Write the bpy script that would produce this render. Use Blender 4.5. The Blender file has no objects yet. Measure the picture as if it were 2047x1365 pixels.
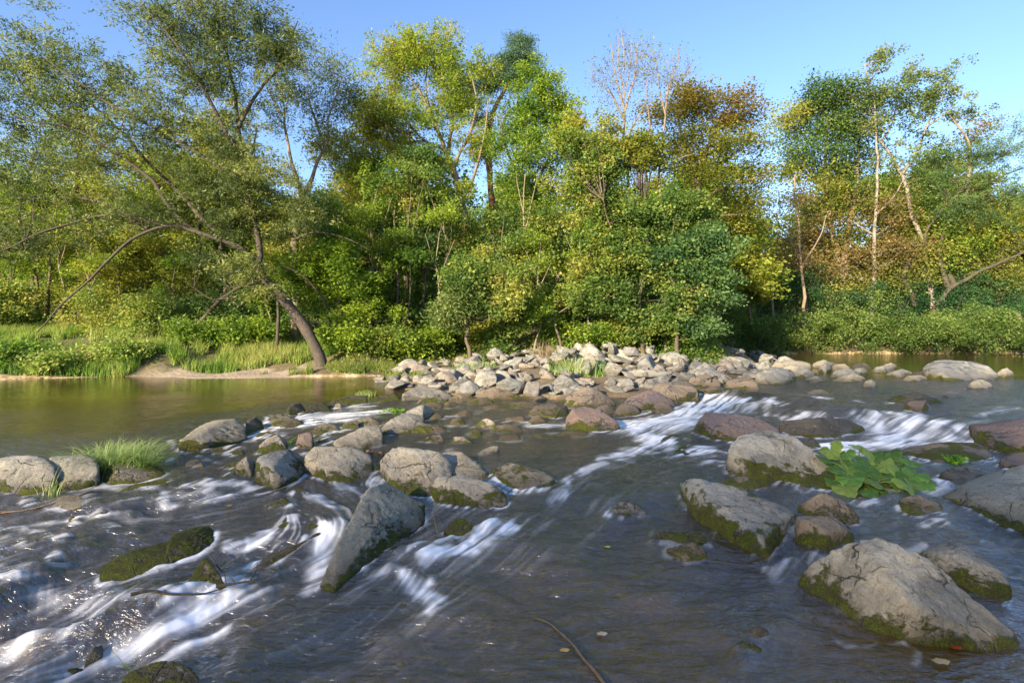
import bpy, bmesh, math, random
import numpy as np
# ------------------------------------------------------------------ camera, world, sun
SC = bpy.context.scene
COL = SC.collection
F = 1100.0; CX = 1023.5; HZ = 645.0; CAMZ = 1.6       # focal length (px of a 2047 wide frame), horizon row, eye height
cam_d = bpy.data.cameras.new("camera"); cam = bpy.data.objects.new("camera", cam_d); COL.objects.link(cam)
cam.location = (0, 0, CAMZ); cam.rotation_euler = (math.radians(90), 0, 0)
cam_d.sensor_width = 36; cam_d.lens = 36*F/2047; cam_d.shift_y = -(682.5-HZ)/2047
cam_d.clip_start = 0.05; cam_d.clip_end = 2000
SC.camera = cam
SUN_EL = math.radians(19); SUNH = np.array([-0.60, -0.80]); SUNH /= np.linalg.norm(SUNH)
world = bpy.data.worlds.new("World"); SC.world = world; world.use_nodes = True
wn = world.node_tree.nodes; wl = world.node_tree.links; wn.clear()
sky = wn.new("ShaderNodeTexSky"); sky.sky_type = 'NISHITA'; sky.sun_disc = False
sky.sun_elevation = SUN_EL; sky.sun_rotation = math.atan2(SUNH[0], SUNH[1])
sky.air_density = 1.0; sky.dust_density = 0.35; sky.ozone_density = 3.5; sky.altitude = 200
bg = wn.new("ShaderNodeBackground"); bg.inputs[1].default_value = 0.108
wo = wn.new("ShaderNodeOutputWorld"); tint = wn.new("ShaderNodeMix"); tint.data_type = 'RGBA'; tint.blend_type = 'MULTIPLY'; tint.inputs[0].default_value = 1
tint.inputs[7].default_value = (.96, .93, .99, 1); wl.new(sky.outputs[0], tint.inputs[6]); wl.new(tint.outputs[2], bg.inputs[0]); wl.new(bg.outputs[0], wo.inputs[0])
# unseen thin crowned trees added to filter the sun on the stream: (across, along the sun, height, spread)
SHADE = [(3.0-4.2*i+(i%2)*.6, 38+(i%3)*3, 21+(i*7)%4, 1.0) for i in range(9)]
sun_d = bpy.data.lights.new("sun", 'SUN'); sun_d.energy = 5.0; sun_d.angle = math.radians(0.9); sun_d.color = (1.0, 0.83, 0.60)
sun = bpy.data.objects.new("sun", sun_d); COL.objects.link(sun)
from mathutils import Vector
sdir = Vector((SUNH[0]*math.cos(SUN_EL), SUNH[1]*math.cos(SUN_EL), math.sin(SUN_EL)))
sun.rotation_euler = sdir.to_track_quat('Z', 'Y').to_euler()
SC.view_settings.view_transform = 'Standard'; SC.view_settings.look = 'None'
SC.view_settings.exposure = 1.68; SC.view_settings.gamma = 1.0; SC.view_settings.use_curve_mapping = False
SC.cycles.max_bounces = 6; SC.cycles.diffuse_bounces = 2; SC.cycles.glossy_bounces = 3
SC.cycles.transparent_max_bounces = 8; SC.cycles.transmission_bounces = 3
SC.cycles.use_denoising = True; SC.cycles.sample_clamp_direct = 5.0; SC.cycles.sample_clamp_indirect = 4.0
SC.cycles.caustics_reflective = False; SC.cycles.caustics_refractive = False

# ------------------------------------------------------------------ helpers
def P(px, py, Y):
    return np.array([(px-CX)/F*Y, Y, CAMZ-(py-HZ)/F*Y])
_rs = np.random.RandomState(7)
_tab = _rs.uniform(-1, 1, (32, 32, 32)).astype(np.float32)
def vn3(p):
    p = np.asarray(p, dtype=np.float64); i = np.floor(p).astype(np.int64); f = p-i; f = f*f*(3-2*f); i &= 31; j = (i+1) & 31
    x0, y0, z0 = i[..., 0], i[..., 1], i[..., 2]; x1, y1, z1 = j[..., 0], j[..., 1], j[..., 2]
    fx, fy, fz = f[..., 0], f[..., 1], f[..., 2]
    a = _tab[x0, y0, z0]*(1-fx)+_tab[x1, y0, z0]*fx; b = _tab[x0, y1, z0]*(1-fx)+_tab[x1, y1, z0]*fx
    c = _tab[x0, y0, z1]*(1-fx)+_tab[x1, y0, z1]*fx; d = _tab[x0, y1, z1]*(1-fx)+_tab[x1, y1, z1]*fx
    return (a*(1-fy)+b*fy)*(1-fz)+(c*(1-fy)+d*fy)*fz
_tab2 = _rs.uniform(-1, 1, (256, 256)).astype(np.float32)
def vn2(x, y):
    i = np.floor(x).astype(np.int64); j = np.floor(y).astype(np.int64); fx = x-i; fy = y-j
    fx = fx*fx*(3-2*fx); fy = fy*fy*(3-2*fy); i &= 255; j &= 255; i1 = (i+1) & 255; j1 = (j+1) & 255
    return (_tab2[i, j]*(1-fx)+_tab2[i1, j]*fx)*(1-fy)+(_tab2[i, j1]*(1-fx)+_tab2[i1, j1]*fx)*fy
def fbm3(p, o=4, g=0.5, lac=2.03):
    s = 0; a = 1.0; p = np.asarray(p)
    for k in range(o):
        s = s+a*vn3(p+k*7.3); p = p*lac; a *= g
    return s
def fbm2(x, y, o=4, g=0.5):
    s = 0; a = 1.0
    for k in range(o):
        s = s+a*vn2(x+k*17.3, y+k*9.1); x, y = (x*0.8+y*0.6)*2.05, (y*0.8-x*0.6)*2.05; a *= g
    return s
def sstep(a, b, x):
    t = np.clip((x-a)/(b-a), 0, 1); return t*t*(3-2*t)

def mesh_np(name, V, faces, attrs=None, cols=None, smooth=True):
    me = bpy.data.meshes.new(name); V = np.ascontiguousarray(V, dtype=np.float32)
    me.vertices.add(len(V)); me.vertices.foreach_set("co", V.ravel())
    if not isinstance(faces, (list, tuple)): faces = [faces]
    faces = [np.asarray(f, dtype=np.int32) for f in faces if len(f)]
    nl = sum(f.size for f in faces); nf = sum(len(f) for f in faces)
    me.loops.add(nl); me.polygons.add(nf)
    me.loops.foreach_set("vertex_index", np.concatenate([f.ravel() for f in faces]))
    st = []; tot = 0
    for f in faces:
        st.append(tot+np.arange(len(f))*f.shape[1]); tot += f.size
    me.polygons.foreach_set("loop_start", np.concatenate(st).astype(np.int32))
    if smooth: me.polygons.foreach_set("use_smooth", np.ones(nf, dtype=bool))
    me.update(calc_edges=True)
    for k, v in (attrs or {}).items():
        a = me.attributes.new(k, 'FLOAT', 'POINT'); a.data.foreach_set("value", np.ascontiguousarray(v, dtype=np.float32).ravel())
    for k, v in (cols or {}).items():
        a = me.attributes.new(k, 'FLOAT_COLOR', 'POINT')
        v = np.concatenate([v, np.ones((len(v), 1))], 1); a.data.foreach_set("color", np.ascontiguousarray(v, dtype=np.float32).ravel())
    return me
def obj(name, me, mat=None, parent=None, label=None, cat=None, group=None, kind=None, loc=None):
    o = bpy.data.objects.new(name, me); COL.objects.link(o)
    if mat is not None and me is not None and len(me.materials) == 0: me.materials.append(mat)
    if parent is not None: o.parent = parent
    if loc is not None: o.location = loc
    if label: o['label'] = label
    if cat: o['category'] = cat
    if group: o['group'] = group
    if kind: o['kind'] = kind
    return o

# ------------------------------------------------------------------ materials
class NT:
    def __init__(s, name):
        s.m = bpy.data.materials.new(name); s.m.use_nodes = True; s.t = s.m.node_tree; s.t.nodes.clear()
        s.out = s.t.nodes.new("ShaderNodeOutputMaterial")
    def n(s, typ, **kw):
        nd = s.t.nodes.new("ShaderNode"+typ); ins = kw.pop('ins', {})
        for k, v in kw.items(): setattr(nd, k, v)
        for k, v in ins.items(): s.set(nd.inputs[k], v)
        return nd
    def set(s, i, v):
        if hasattr(v, 'links'): s.t.links.new(v, i)
        else:
            if isinstance(v, (tuple, list)) and len(v) == 3 and i.type == 'RGBA': v = (*v, 1)
            i.default_value = v
    def noise(s, vec, sc, det=4, rough=.55, dist=0):
        return s.n("TexNoise", ins={'Vector': vec, 'Scale': sc, 'Detail': det, 'Roughness': rough, 'Distortion': dist}).outputs[0]
    def ramp(s, v, *stops):
        r = s.n("ValToRGB"); s.set(r.inputs[0], v); e = r.color_ramp.elements
        while len(e) < len(stops): e.new(0.5)
        for k, (p, c) in enumerate(stops):
            e[k].position = p; e[k].color = (*c, 1) if isinstance(c, tuple) else (c, c, c, 1)
        return r.outputs[0]
    def math(s, op, a, b=0.0, clamp=False):
        m = s.n("Math", operation=op, use_clamp=clamp); s.set(m.inputs[0], a); s.set(m.inputs[1], b); return m.outputs[0]
    def mix(s, f, a, b):
        m = s.n("Mix", data_type='RGBA'); s.set(m.inputs[0], f); s.set(m.inputs[6], a); s.set(m.inputs[7], b); return m.outputs[2]
    def mapr(s, v, a, b, c=0.0, d=1.0):
        m = s.n("MapRange"); s.set(m.inputs[0], v)
        for k, x in enumerate((a, b, c, d)): m.inputs[k+1].default_value = x
        return m.outputs[0]
    def attr(s, name, k=2):
        return s.n("Attribute", attribute_name=name).outputs[k]
    def pos(s): return s.n("NewGeometry").outputs['Position']
    def objc(s): return s.n("TexCoord").outputs['Object']
    def bump(s, h, st, dist=.02, nrm=None):
        b = s.n("Bump", ins={'Height': h, 'Strength': st, 'Distance': dist})
        if nrm is not None: s.set(b.inputs['Normal'], nrm)
        return b.outputs[0]
    def done(s, sh): s.t.links.new(sh, s.out.inputs[0]); return s.m

def rock_mat(name, a, b, c, local=False):
    t = NT(name); p = t.objc() if local else t.pos()
    hw = t.attr('hw'); ms = t.attr('moss')
    n1 = t.noise(p, 3.2, 5, .6, .6); n2 = t.noise(p, 26, 6, .7, .3); n3 = t.noise(p, 130, 3, .8); n4 = t.noise(p, 8, 6, .75, 1.2)
    base = t.mix(t.mapr(n1, .42, .58), a, b)
    base = t.mix(t.mapr(n4, .55, .7, 0, .8), base, c)
    base = t.mix(t.mapr(n2, .52, .68, 0, .55), base, (.055, .05, .042))           # dark mineral mottling
    base = t.mix(t.mapr(n3, .56, .68, 0, .5), base, (.62, .60, .55))              # pale grains
    base = t.mix(t.mapr(n3, .44, .34, 0, .5), base, (.04, .037, .032))
    lich = t.noise(p, 14, 3, .5, .2); base = t.mix(t.mapr(lich, .66, .70, 0, .5), base, (.50, .52, .44))
    if local:
        rnd = t.n("ObjectInfo").outputs['Random']
        base = t.mix(t.mapr(rnd, 0, 1, 0, .55), base, t.ramp(rnd, (0, (.36, .33, .28)), (.35, (.13, .115, .10)), (.6, (.42, .37, .29)), (.8, (.24, .24, .25)), (1, (.33, .24, .17))))
    # wet stone just above the water
    wet = t.mapr(t.math('ADD', hw, t.math('MULTIPLY', t.math('SUBTRACT', n4, .5), .18)), .12, .03)
    base = t.mix(t.math('MULTIPLY', wet, .8), base, t.mix(.7, base, (.018, .014, .009)))
    stain = t.mapr(t.math('ADD', hw, t.math('MULTIPLY', t.math('SUBTRACT', n1, .5), .9)), .30, .08); base = t.mix(t.math('MULTIPLY', stain, .42), base, (.13, .095, .045))
    # moss belt near the water, with patches further up
    mn = t.noise(p, 11, 5, .65, .4); mf = t.noise(p, 90, 4, .8); mbig = t.noise(p, 3.1, 3, .5, .3)
    up = t.math('DIVIDE', hw, t.math('ADD', t.math('MULTIPLY', ms, .46), .02))
    belt = t.math('SUBTRACT', t.math('ADD', t.math('MULTIPLY', t.math('SUBTRACT', mn, .5), 2.0), t.math('MULTIPLY', t.math('SUBTRACT', mbig, .5), 3.0)), t.math('SUBTRACT', up, .62))
    nz = t.n('SeparateXYZ', ins={0: t.n('NewGeometry').outputs['Normal']}).outputs[2]; belt = t.math('SUBTRACT', belt, t.math('MULTIPLY', t.mapr(nz, .45, .9), t.mapr(ms, .5, 1.0, .55, 0))); moss = t.mapr(belt, 0.0, .28); moss = t.math('MULTIPLY', moss, t.mapr(ms, .02, .15))
    mc = t.ramp(mf, (.3, (.018, .024, .004)), (.48, (.085, .10, .008)), (.64, (.22, .25, .015)), (.8, (.32, .30, .03)))
    mc2 = t.mix(t.mapr(mn, .42, .6), t.mix(.55, mc, (.05, .036, .012)), mc)
    col = t.mix(moss, base, mc2)
    h = t.math('ADD', t.math('MULTIPLY', n2, .6), t.math('MULTIPLY', n3, .25)); h = t.math('ADD', h, t.math('MULTIPLY', n4, .9))
    h = t.math('ADD', h, t.math('MULTIPLY', moss, t.math('ADD', t.math('MULTIPLY', mf, 1.2), .4)))
    wv = t.n("VectorMath", operation='ADD', ins={0: p, 1: t.n("VectorMath", operation='SCALE', ins={0: t.n("TexNoise", ins={'Vector': p, 'Scale': 4.0, 'Detail': 3}).outputs[1], 'Scale': .35}).outputs[0]}).outputs[0]
    vo = t.n("TexVoronoi", feature='DISTANCE_TO_EDGE', ins={'Vector': wv, 'Scale': 2.3}).outputs[0]
    crack = t.math('MULTIPLY', t.mapr(vo, .0, .022, 1, 0), t.mapr(n1, .45, .6)); col = t.mix(t.math('MULTIPLY', crack, .55), col, (.05, .042, .03)); h = t.math('SUBTRACT', h, t.math('MULTIPLY', crack, 1.1))
    rough = t.mapr(wet, 0, 1, .85, .28)
    rough = t.math('MAXIMUM', rough, t.math('MULTIPLY', moss, .9))
    bs = t.n("BsdfPrincipled", ins={'Base Color': col, 'Roughness': rough, 'Normal': t.bump(h, 1.0, .042)})
    bs.inputs['Specular IOR Level'].default_value = .35
    return t.done(bs.outputs[0])
M = {}
M['granite'] = rock_mat('granite_rock', (.54, .48, .36), (.27, .24, .175), (.34, .26, .14))
M['grey'] = rock_mat('grey_rock', (.48, .455, .38), (.25, .24, .20), (.32, .28, .19))
M['purple'] = rock_mat('purple_rock', (.30, .20, .17), (.20, .155, .14), (.38, .25, .18))
M['brown'] = rock_mat('brown_rock', (.34, .26, .17), (.21, .165, .12), (.40, .32, .21))
M['dark'] = rock_mat('dark_rock', (.09, .085, .075), (.055, .05, .042), (.13, .10, .07))
M['pale'] = rock_mat('pale_rock', (.62, .55, .42), (.37, .315, .22), (.42, .31, .18))
M['pile'] = rock_mat('pile_rock', (.33, .325, .28), (.19, .185, .155), (.28, .22, .15), local=True)

def leaf_mat():
    t = NT('leaf'); c = t.attr('tint', 0)
    hs = t.n("HueSaturation", ins={'Color': c, 'Saturation': 1.1, 'Value': 2.0})
    g = t.n("BsdfPrincipled", ins={'Base Color': c, 'Roughness': .5}); g.inputs['Specular IOR Level'].default_value = .35
    tr = t.n("BsdfTranslucent", ins={'Color': hs.outputs[0]})
    mx = t.n("MixShader", ins={0: .38, 1: g.outputs[0], 2: tr.outputs[0]}); return t.done(mx.outputs[0])
M['leaf'] = leaf_mat()
def bark_mat(name, a, b, moss=0.0, sc=1.0):
    t = NT(name); p = t.pos(); mp = t.n("Mapping", ins={'Vector': p, 'Scale': (1, 1, .25)})
    n = t.noise(mp.outputs[0], 22*sc, 6, .7, .5); n2 = t.noise(p, 2.5, 4, .6)
    c = t.mix(t.mapr(n, .35, .65), a, b)
    if moss: c = t.mix(t.mapr(n2, .5, .62, 0, moss), c, (.06, .075, .015))
    bs = t.n("BsdfPrincipled", ins={'Base Color': c, 'Roughness': .9, 'Normal': t.bump(n, .8, .02)}); return t.done(bs.outputs[0])
M['bark'] = bark_mat('bark', (.15, .11, .075), (.06, .045, .032), .4)
M['bark_dark'] = bark_mat('dark_bark', (.085, .065, .05), (.035, .028, .022), .5)
M['bark_pale'] = bark_mat('pale_bark', (.27, .21, .145), (.13, .10, .07))
M['bark_silver'] = bark_mat('silver_bark', (.30, .265, .215), (.11, .095, .075), 0, .5)
M['bark_pine'] = bark_mat('pine_bark', (.36, .17, .09), (.17, .085, .055))
M['dry'] = bark_mat('dry_wood', (.30, .20, .12), (.12, .08, .05))

# ------------------------------------------------------------------ water level, flow and turbulence
# px, py, level, turbulence, flow arrow in picture terms
CT = [
 (0,775,0,.04,1,.02),(300,775,0,.04,1,.02),(600,765,0,.03,1,.02),(-200,800,0,.06,1,.05),(0,860,0,.16,1,.06),(250,850,0,.2,1,.05),(450,810,0,.14,1,.05),(700,785,0,.03,1,0),
 (100,905,-.01,.3,1,.1),(310,880,-.02,.35,1,.25),(520,825,-.01,.4,1,.1),
 (0,995,-.14,.5,-1,.2),(220,990,-.14,.5,-1,.2),(400,945,-.12,.6,-1,.3),(330,900,-.07,.6,-.6,.5),(540,850,-.06,.8,-1,.3),(650,845,-.08,.8,-1,.12),(560,885,-.1,.5,-1,.4),(750,825,-.07,.7,-1,.05),
 (900,830,-.12,.4,-1,.15),(1000,870,-.14,.35,-1,.15),(1200,900,-.15,.35,-1,.12),(1300,960,-.18,.5,-1,.5),(800,900,-.14,.4,-1,.25),(1080,900,-.15,.3,-1,.1),(1000,800,-.11,.3,-1,.1),(900,785,-.09,.3,-1,.1),(1200,840,-.13,.5,-1,.05),
 (1650,735,0,.02,1,0),(1800,745,0,.05,1,0),(2000,745,0,.05,1,0),(2200,745,0,.05,1,0),(1600,765,0,.35,-1,.1),(2050,775,-.01,.5,-1,.1),(2050,820,-.02,.6,-1,.15),(1480,782,-.02,.5,-1,.5),(1800,785,-.01,.5,-1,.15),(1600,800,-.03,.5,-1,.35),(1700,815,-.04,.6,-1,.3),(1900,830,-.03,.5,-1,.15),
 (1350,840,-.14,1,-1,.2),(1280,855,-.15,1,-1,.5),(1380,815,-.11,1,-1,.7),(1700,880,-.22,1,-1,.1),(1800,885,-.24,1,-1,.3),(1900,895,-.24,.9,-1,.15),(1560,885,-.2,.7,-1,.1),(1280,905,-.17,.8,-.9,.5),(2100,930,-.25,.6,-1,.3),
 (1350,1050,-.32,.3,-.5,1),(1380,930,-.19,.6,-1,.2),(1500,1000,-.27,.35,-.6,1),(1900,1060,-.33,.5,-1,.35),(2047,1120,-.36,.5,-1,.5),(1750,1080,-.36,.45,-1,.6),(1500,1180,-.42,.3,-1,.7),(1700,1330,-.46,.2,-1,.5),(2000,1350,-.46,.15,-1,.5),(1300,1300,-.46,.22,-1,.6),(1050,1230,-.45,.3,-1,.5),(1250,1120,-.4,.3,-.8,.8),(2200,1300,-.45,.2,-1,.5),(1720,960,-.28,.6,-1,.3),
 (1000,1030,-.33,.9,-1,.7),(1150,970,-.22,.8,-1,.55),(1130,1040,-.33,.8,-1,.65),(870,1090,-.38,.9,-1,.45),(620,1010,-.21,.7,.9,.4),(500,1040,-.26,.6,-1,.15),(300,1050,-.27,.6,-1,.15),(330,1115,-.35,.7,-1,.2),(230,1140,-.36,.8,-1,.3),(100,1060,-.23,.6,-1,.2),(0,1150,-.27,.8,-1,.3),(280,1190,-.34,.9,-1,.5),(600,1200,-.43,.7,-1,.35),(800,1160,-.43,.9,-.7,.6),(100,1250,-.47,1,-1,.4),(0,1330,-.58,1,-1,.45),(200,1340,-.57,.9,-1,.45),(400,1270,-.48,.9,-1,.4),(650,1330,-.5,.6,-1,.5),(900,1340,-.48,.4,-1,.6),(-300,1200,-.5,.9,-1,.3),(480,1150,-.38,.8,-1,.5),(-200,1000,-.16,.5,-1,.2),
]
_c = []
for px, py, z, tb, ax, ay in CT:
    Y = (CAMZ-z)*F/(py-HZ); X = (px-CX)/F*Y
    q = 6.0; Y2 = (CAMZ-z)*F/(py+ay*q-HZ); X2 = (px+ax*q-CX)/F*Y2
    d = np.array([X2-X, Y2-Y]); d /= np.linalg.norm(d)
    _c.append((X, Y, z, tb, d[0], d[1]))
_c = np.array(_c)
def wfield(x, y):
    x = np.asarray(x, dtype=np.float64); y = np.asarray(y, dtype=np.float64); sh = x.shape; x = x.ravel(); y = y.ravel()
    sw = np.zeros(len(x)); acc = np.zeros((4, len(x)))
    yy = np.maximum(y, .8)
    for X, Y, z, tb, dx, dy in _c:
        d2 = ((x-X)**2+((y-Y)*.75)**2)/(Y*yy)*1.0
        w = 1/(d2+.0008)**2; sw += w
        acc[0] += w*z; acc[1] += w*tb; acc[2] += w*dx; acc[3] += w*dy
    acc /= sw
    return [a.reshape(sh) for a in acc]
_wfull = wfield                                        # tabulate once, then look up
_TU, _TR = 420, 300
_tu = np.linspace(-3, 3, _TU); _ty = .8*np.exp(np.linspace(0, 1, _TR)*math.log(70/.8))
_T = _wfull(_tu[None, :]*(_ty[:, None]+.5), np.repeat(_ty[:, None], _TU, 1))
def wfield(x, y):
    x = np.asarray(x, dtype=np.float64); y = np.maximum(np.asarray(y, dtype=np.float64), .8)
    i = np.clip((x/(y+.5)+3)/6*(_TU-1), 0, _TU-1.001); j = np.clip(np.log(y/.8)/math.log(70/.8)*(_TR-1), 0, _TR-1.001)
    a = i.astype(int); b = j.astype(int); u = i-a; v = j-b
    return [(G[b, a]*(1-u)+G[b, a+1]*u)*(1-v)+(G[b+1, a]*(1-u)+G[b+1, a+1]*u)*v for G in _T]
def Hw(x, y): return wfield(x, y)[0]
def water_at(px, py):
    z = -.15
    for _ in range(8):
        Y = (CAMZ-z)*F/(py-HZ); X = (px-CX)/F*Y; z = float(Hw(np.array([X]), np.array([Y]))[0])
    return np.array([X, Y, z])

# ------------------------------------------------------------------ terrain
LAND = np.array([(-120,13),(-30,15.2),(-17,15.6),(-12,16.2),(-9,16),(-6,16.4),(-4,16.8),(-3.4,14.4),(-1.9,12.9),(1.3,12.4),(3.9,12.7),(5.9,13.8),(8.6,17.2),(9.2,24),(11,28.5),(30,29),(120,26),(120,600),(-120,600)], float)
def sdist(x, y):
    n = len(LAND); d = np.full(x.shape, 1e9); ins = np.zeros(x.shape, bool)
    for k in range(n):
        ax, ay = LAND[k]; bx, by = LAND[(k+1) % n]; ex, ey = bx-ax, by-ay
        t = np.clip(((x-ax)*ex+(y-ay)*ey)/(ex*ex+ey*ey), 0, 1)
        d = np.minimum(d, (x-ax-t*ex)**2+(y-ay-t*ey)**2)
        c = ((ay > y) != (by > y)) & (x < (bx-ax)*(y-ay)/((by-ay) if by != ay else 1e-9)+ax); ins ^= c
    d = np.sqrt(d); return np.where(ins, d, -d)
def Hg(x, y):
    x = np.asarray(x, float); y = np.asarray(y, float)
    d = sdist(x+.35*vn2(x*.9, y*.9), y+.35*vn2(x*.9+40, y*.9)); dp = np.maximum(d, 0)
    wl_ = sstep(-3.2, -6.0, x); wr = sstep(9.0, 11.5, x+.0*y)*sstep(24, 27, y)
    left = 1.35*(1-np.exp(-dp/3.2))+.012*dp
    flat = sstep(-11.5, -9.5, x)*sstep(-5.0, -7.0, x)          # sandy beach under the leaning willow
    left = left*(1-flat)+(.06*np.minimum(dp, 1.2)+.40*np.maximum(dp-1.2, 0)*np.exp(-np.maximum(dp-1.2, 0)*.22))*flat
    right = 1.5*(1-np.exp(-dp/2.0))+.02*dp
    mid = -.03+.08*dp+.6*sstep(19.5, 23, y)+.5*sstep(23, 30, y)
    land = mid*(1-wl_)*(1-wr)+left*wl_+right*wr
    land = np.minimum(land, 1.9+.004*dp)+.05*fbm2(x*1.3, y*1.3, 3)*np.minimum(dp, 1)
    # own near bank behind the camera
    nb = sstep(.6, -2.5, y+.25*np.abs(x)*0-0.15*x)*1.6
    hw = Hw(np.clip(x, -40, 40), np.clip(y, 1.5, 60))
    dep = .05+.30*(1-np.exp(np.minimum(d, 0)/.8))
    bed = hw-dep+.06*fbm2(x*2.1, y*2.1, 4)+.06*np.maximum(fbm2(x*4.3+9, y*4.3, 2), -.1)
    bed = np.maximum(bed, -.5+nb*1.3) if np.any(nb > .01) else bed
    return np.where(d > 0, land, np.minimum(bed, hw-.03) if not np.any(nb > .01) else np.where(nb > .2, bed, np.minimum(bed, hw-.03)))
# ------------------------------------------------------------------ ground sheet
def spaced(lo, hi, c0, c1, fine, grow):
    a = list(np.arange(c0, c1, fine)); s = fine; v = c0
    while v > lo: s *= grow; v -= s; a.insert(0, v)
    s = fine; v = a[-1]
    while v < hi: s *= grow; v += s; a.append(v)
    return np.array(a)
gx = spaced(-500, 500, -13, 13, .075, 1.06); gy = spaced(-60, 700, 2.4, 22, .075, 1.06)
GX, GY = np.meshgrid(gx, gy); GZ = Hg(GX, GY)
def gridfaces(nr, nc):
    i = np.arange(nr*nc).reshape(nr, nc)
    return np.stack([i[:-1, :-1], i[:-1, 1:], i[1:, 1:], i[1:, :-1]], -1).reshape(-1, 4)
gd = sdist(GX, GY)
sand = sstep(-11.8, -10.2, GX)*sstep(-5.6, -7.0, GX)*sstep(1.7, 1.0, gd+.5*fbm2(GX*1.5, GY*1.5, 3))*(GY < 20)
bar = sstep(-3.6, -2.6, GX)*sstep(10.5, 9, GX)*sstep(22.5, 20.5, GY)*(gd > -.5)
path = np.exp(-((GX-(8.2+.25*(GY-23)))/.8)**2)*sstep(20, 22, GY)*sstep(30, 26, GY)
gme = mesh_np('ground', np.stack([GX, GY, GZ], -1).reshape(-1, 3), gridfaces(*GX.shape),
              {'land': gd.ravel(), 'sand': sand.ravel(), 'bar': bar.ravel(), 'path': path.ravel()})
def ground_mat():
    t = NT('ground'); p = t.pos(); land = t.attr('land'); sd = t.attr('sand'); br = t.attr('bar'); pt = t.attr('path')
    n = t.noise(p, 3, 6, .65); n2 = t.noise(p, 17, 5, .7); v = t.n("TexVoronoi", ins={'Vector': p, 'Scale': 7.0, 'Randomness': 1.0})
    v2 = t.n("TexVoronoi", ins={'Vector': p, 'Scale': 19.0})
    peb = t.mix(.55, t.n("SeparateColor", ins={0: v.outputs[1]}).outputs[0], t.n("SeparateColor", ins={0: v2.outputs[1]}).outputs[0])
    bed = t.ramp(peb, (0, (.13, .09, .045)), (.4, (.32, .235, .12)), (.7, (.50, .38, .21)), (1, (.64, .52, .34)))
    bed = t.mix(t.mapr(n, .47, .6, 0, .75), bed, (.11, .075, .03))
    soil = t.mix(t.mapr(n2, .4, .62), (.16, .105, .055), (.075, .065, .022)); soil = t.mix(t.mapr(n, .42, .58), soil, (.05, .06, .015))
    snd = t.mix(t.mapr(n2, .35, .65), (.36, .29, .21), (.25, .19, .135))
    brc = t.mix(t.mapr(n2, .35, .65), (.20, .145, .085), (.09, .07, .045))
    c = t.mix(t.mapr(land, -.05, .1), bed, soil)
    c = t.mix(t.math('MULTIPLY', br, .85), c, brc); c = t.mix(sd, c, snd); c = t.mix(t.math('MULTIPLY', pt, .8), c, (.22, .14, .10))
    h = t.math('ADD', t.math('MULTIPLY', n2, 1.0), t.math('MULTIPLY', v.outputs[0], -1.0))
    return t.done(t.n("BsdfPrincipled", ins={'Base Color': c, 'Roughness': .9, 'Normal': t.bump(h, .6, .03)}).outputs[0])
ground = obj('ground', gme, ground_mat(), kind='structure')

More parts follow.
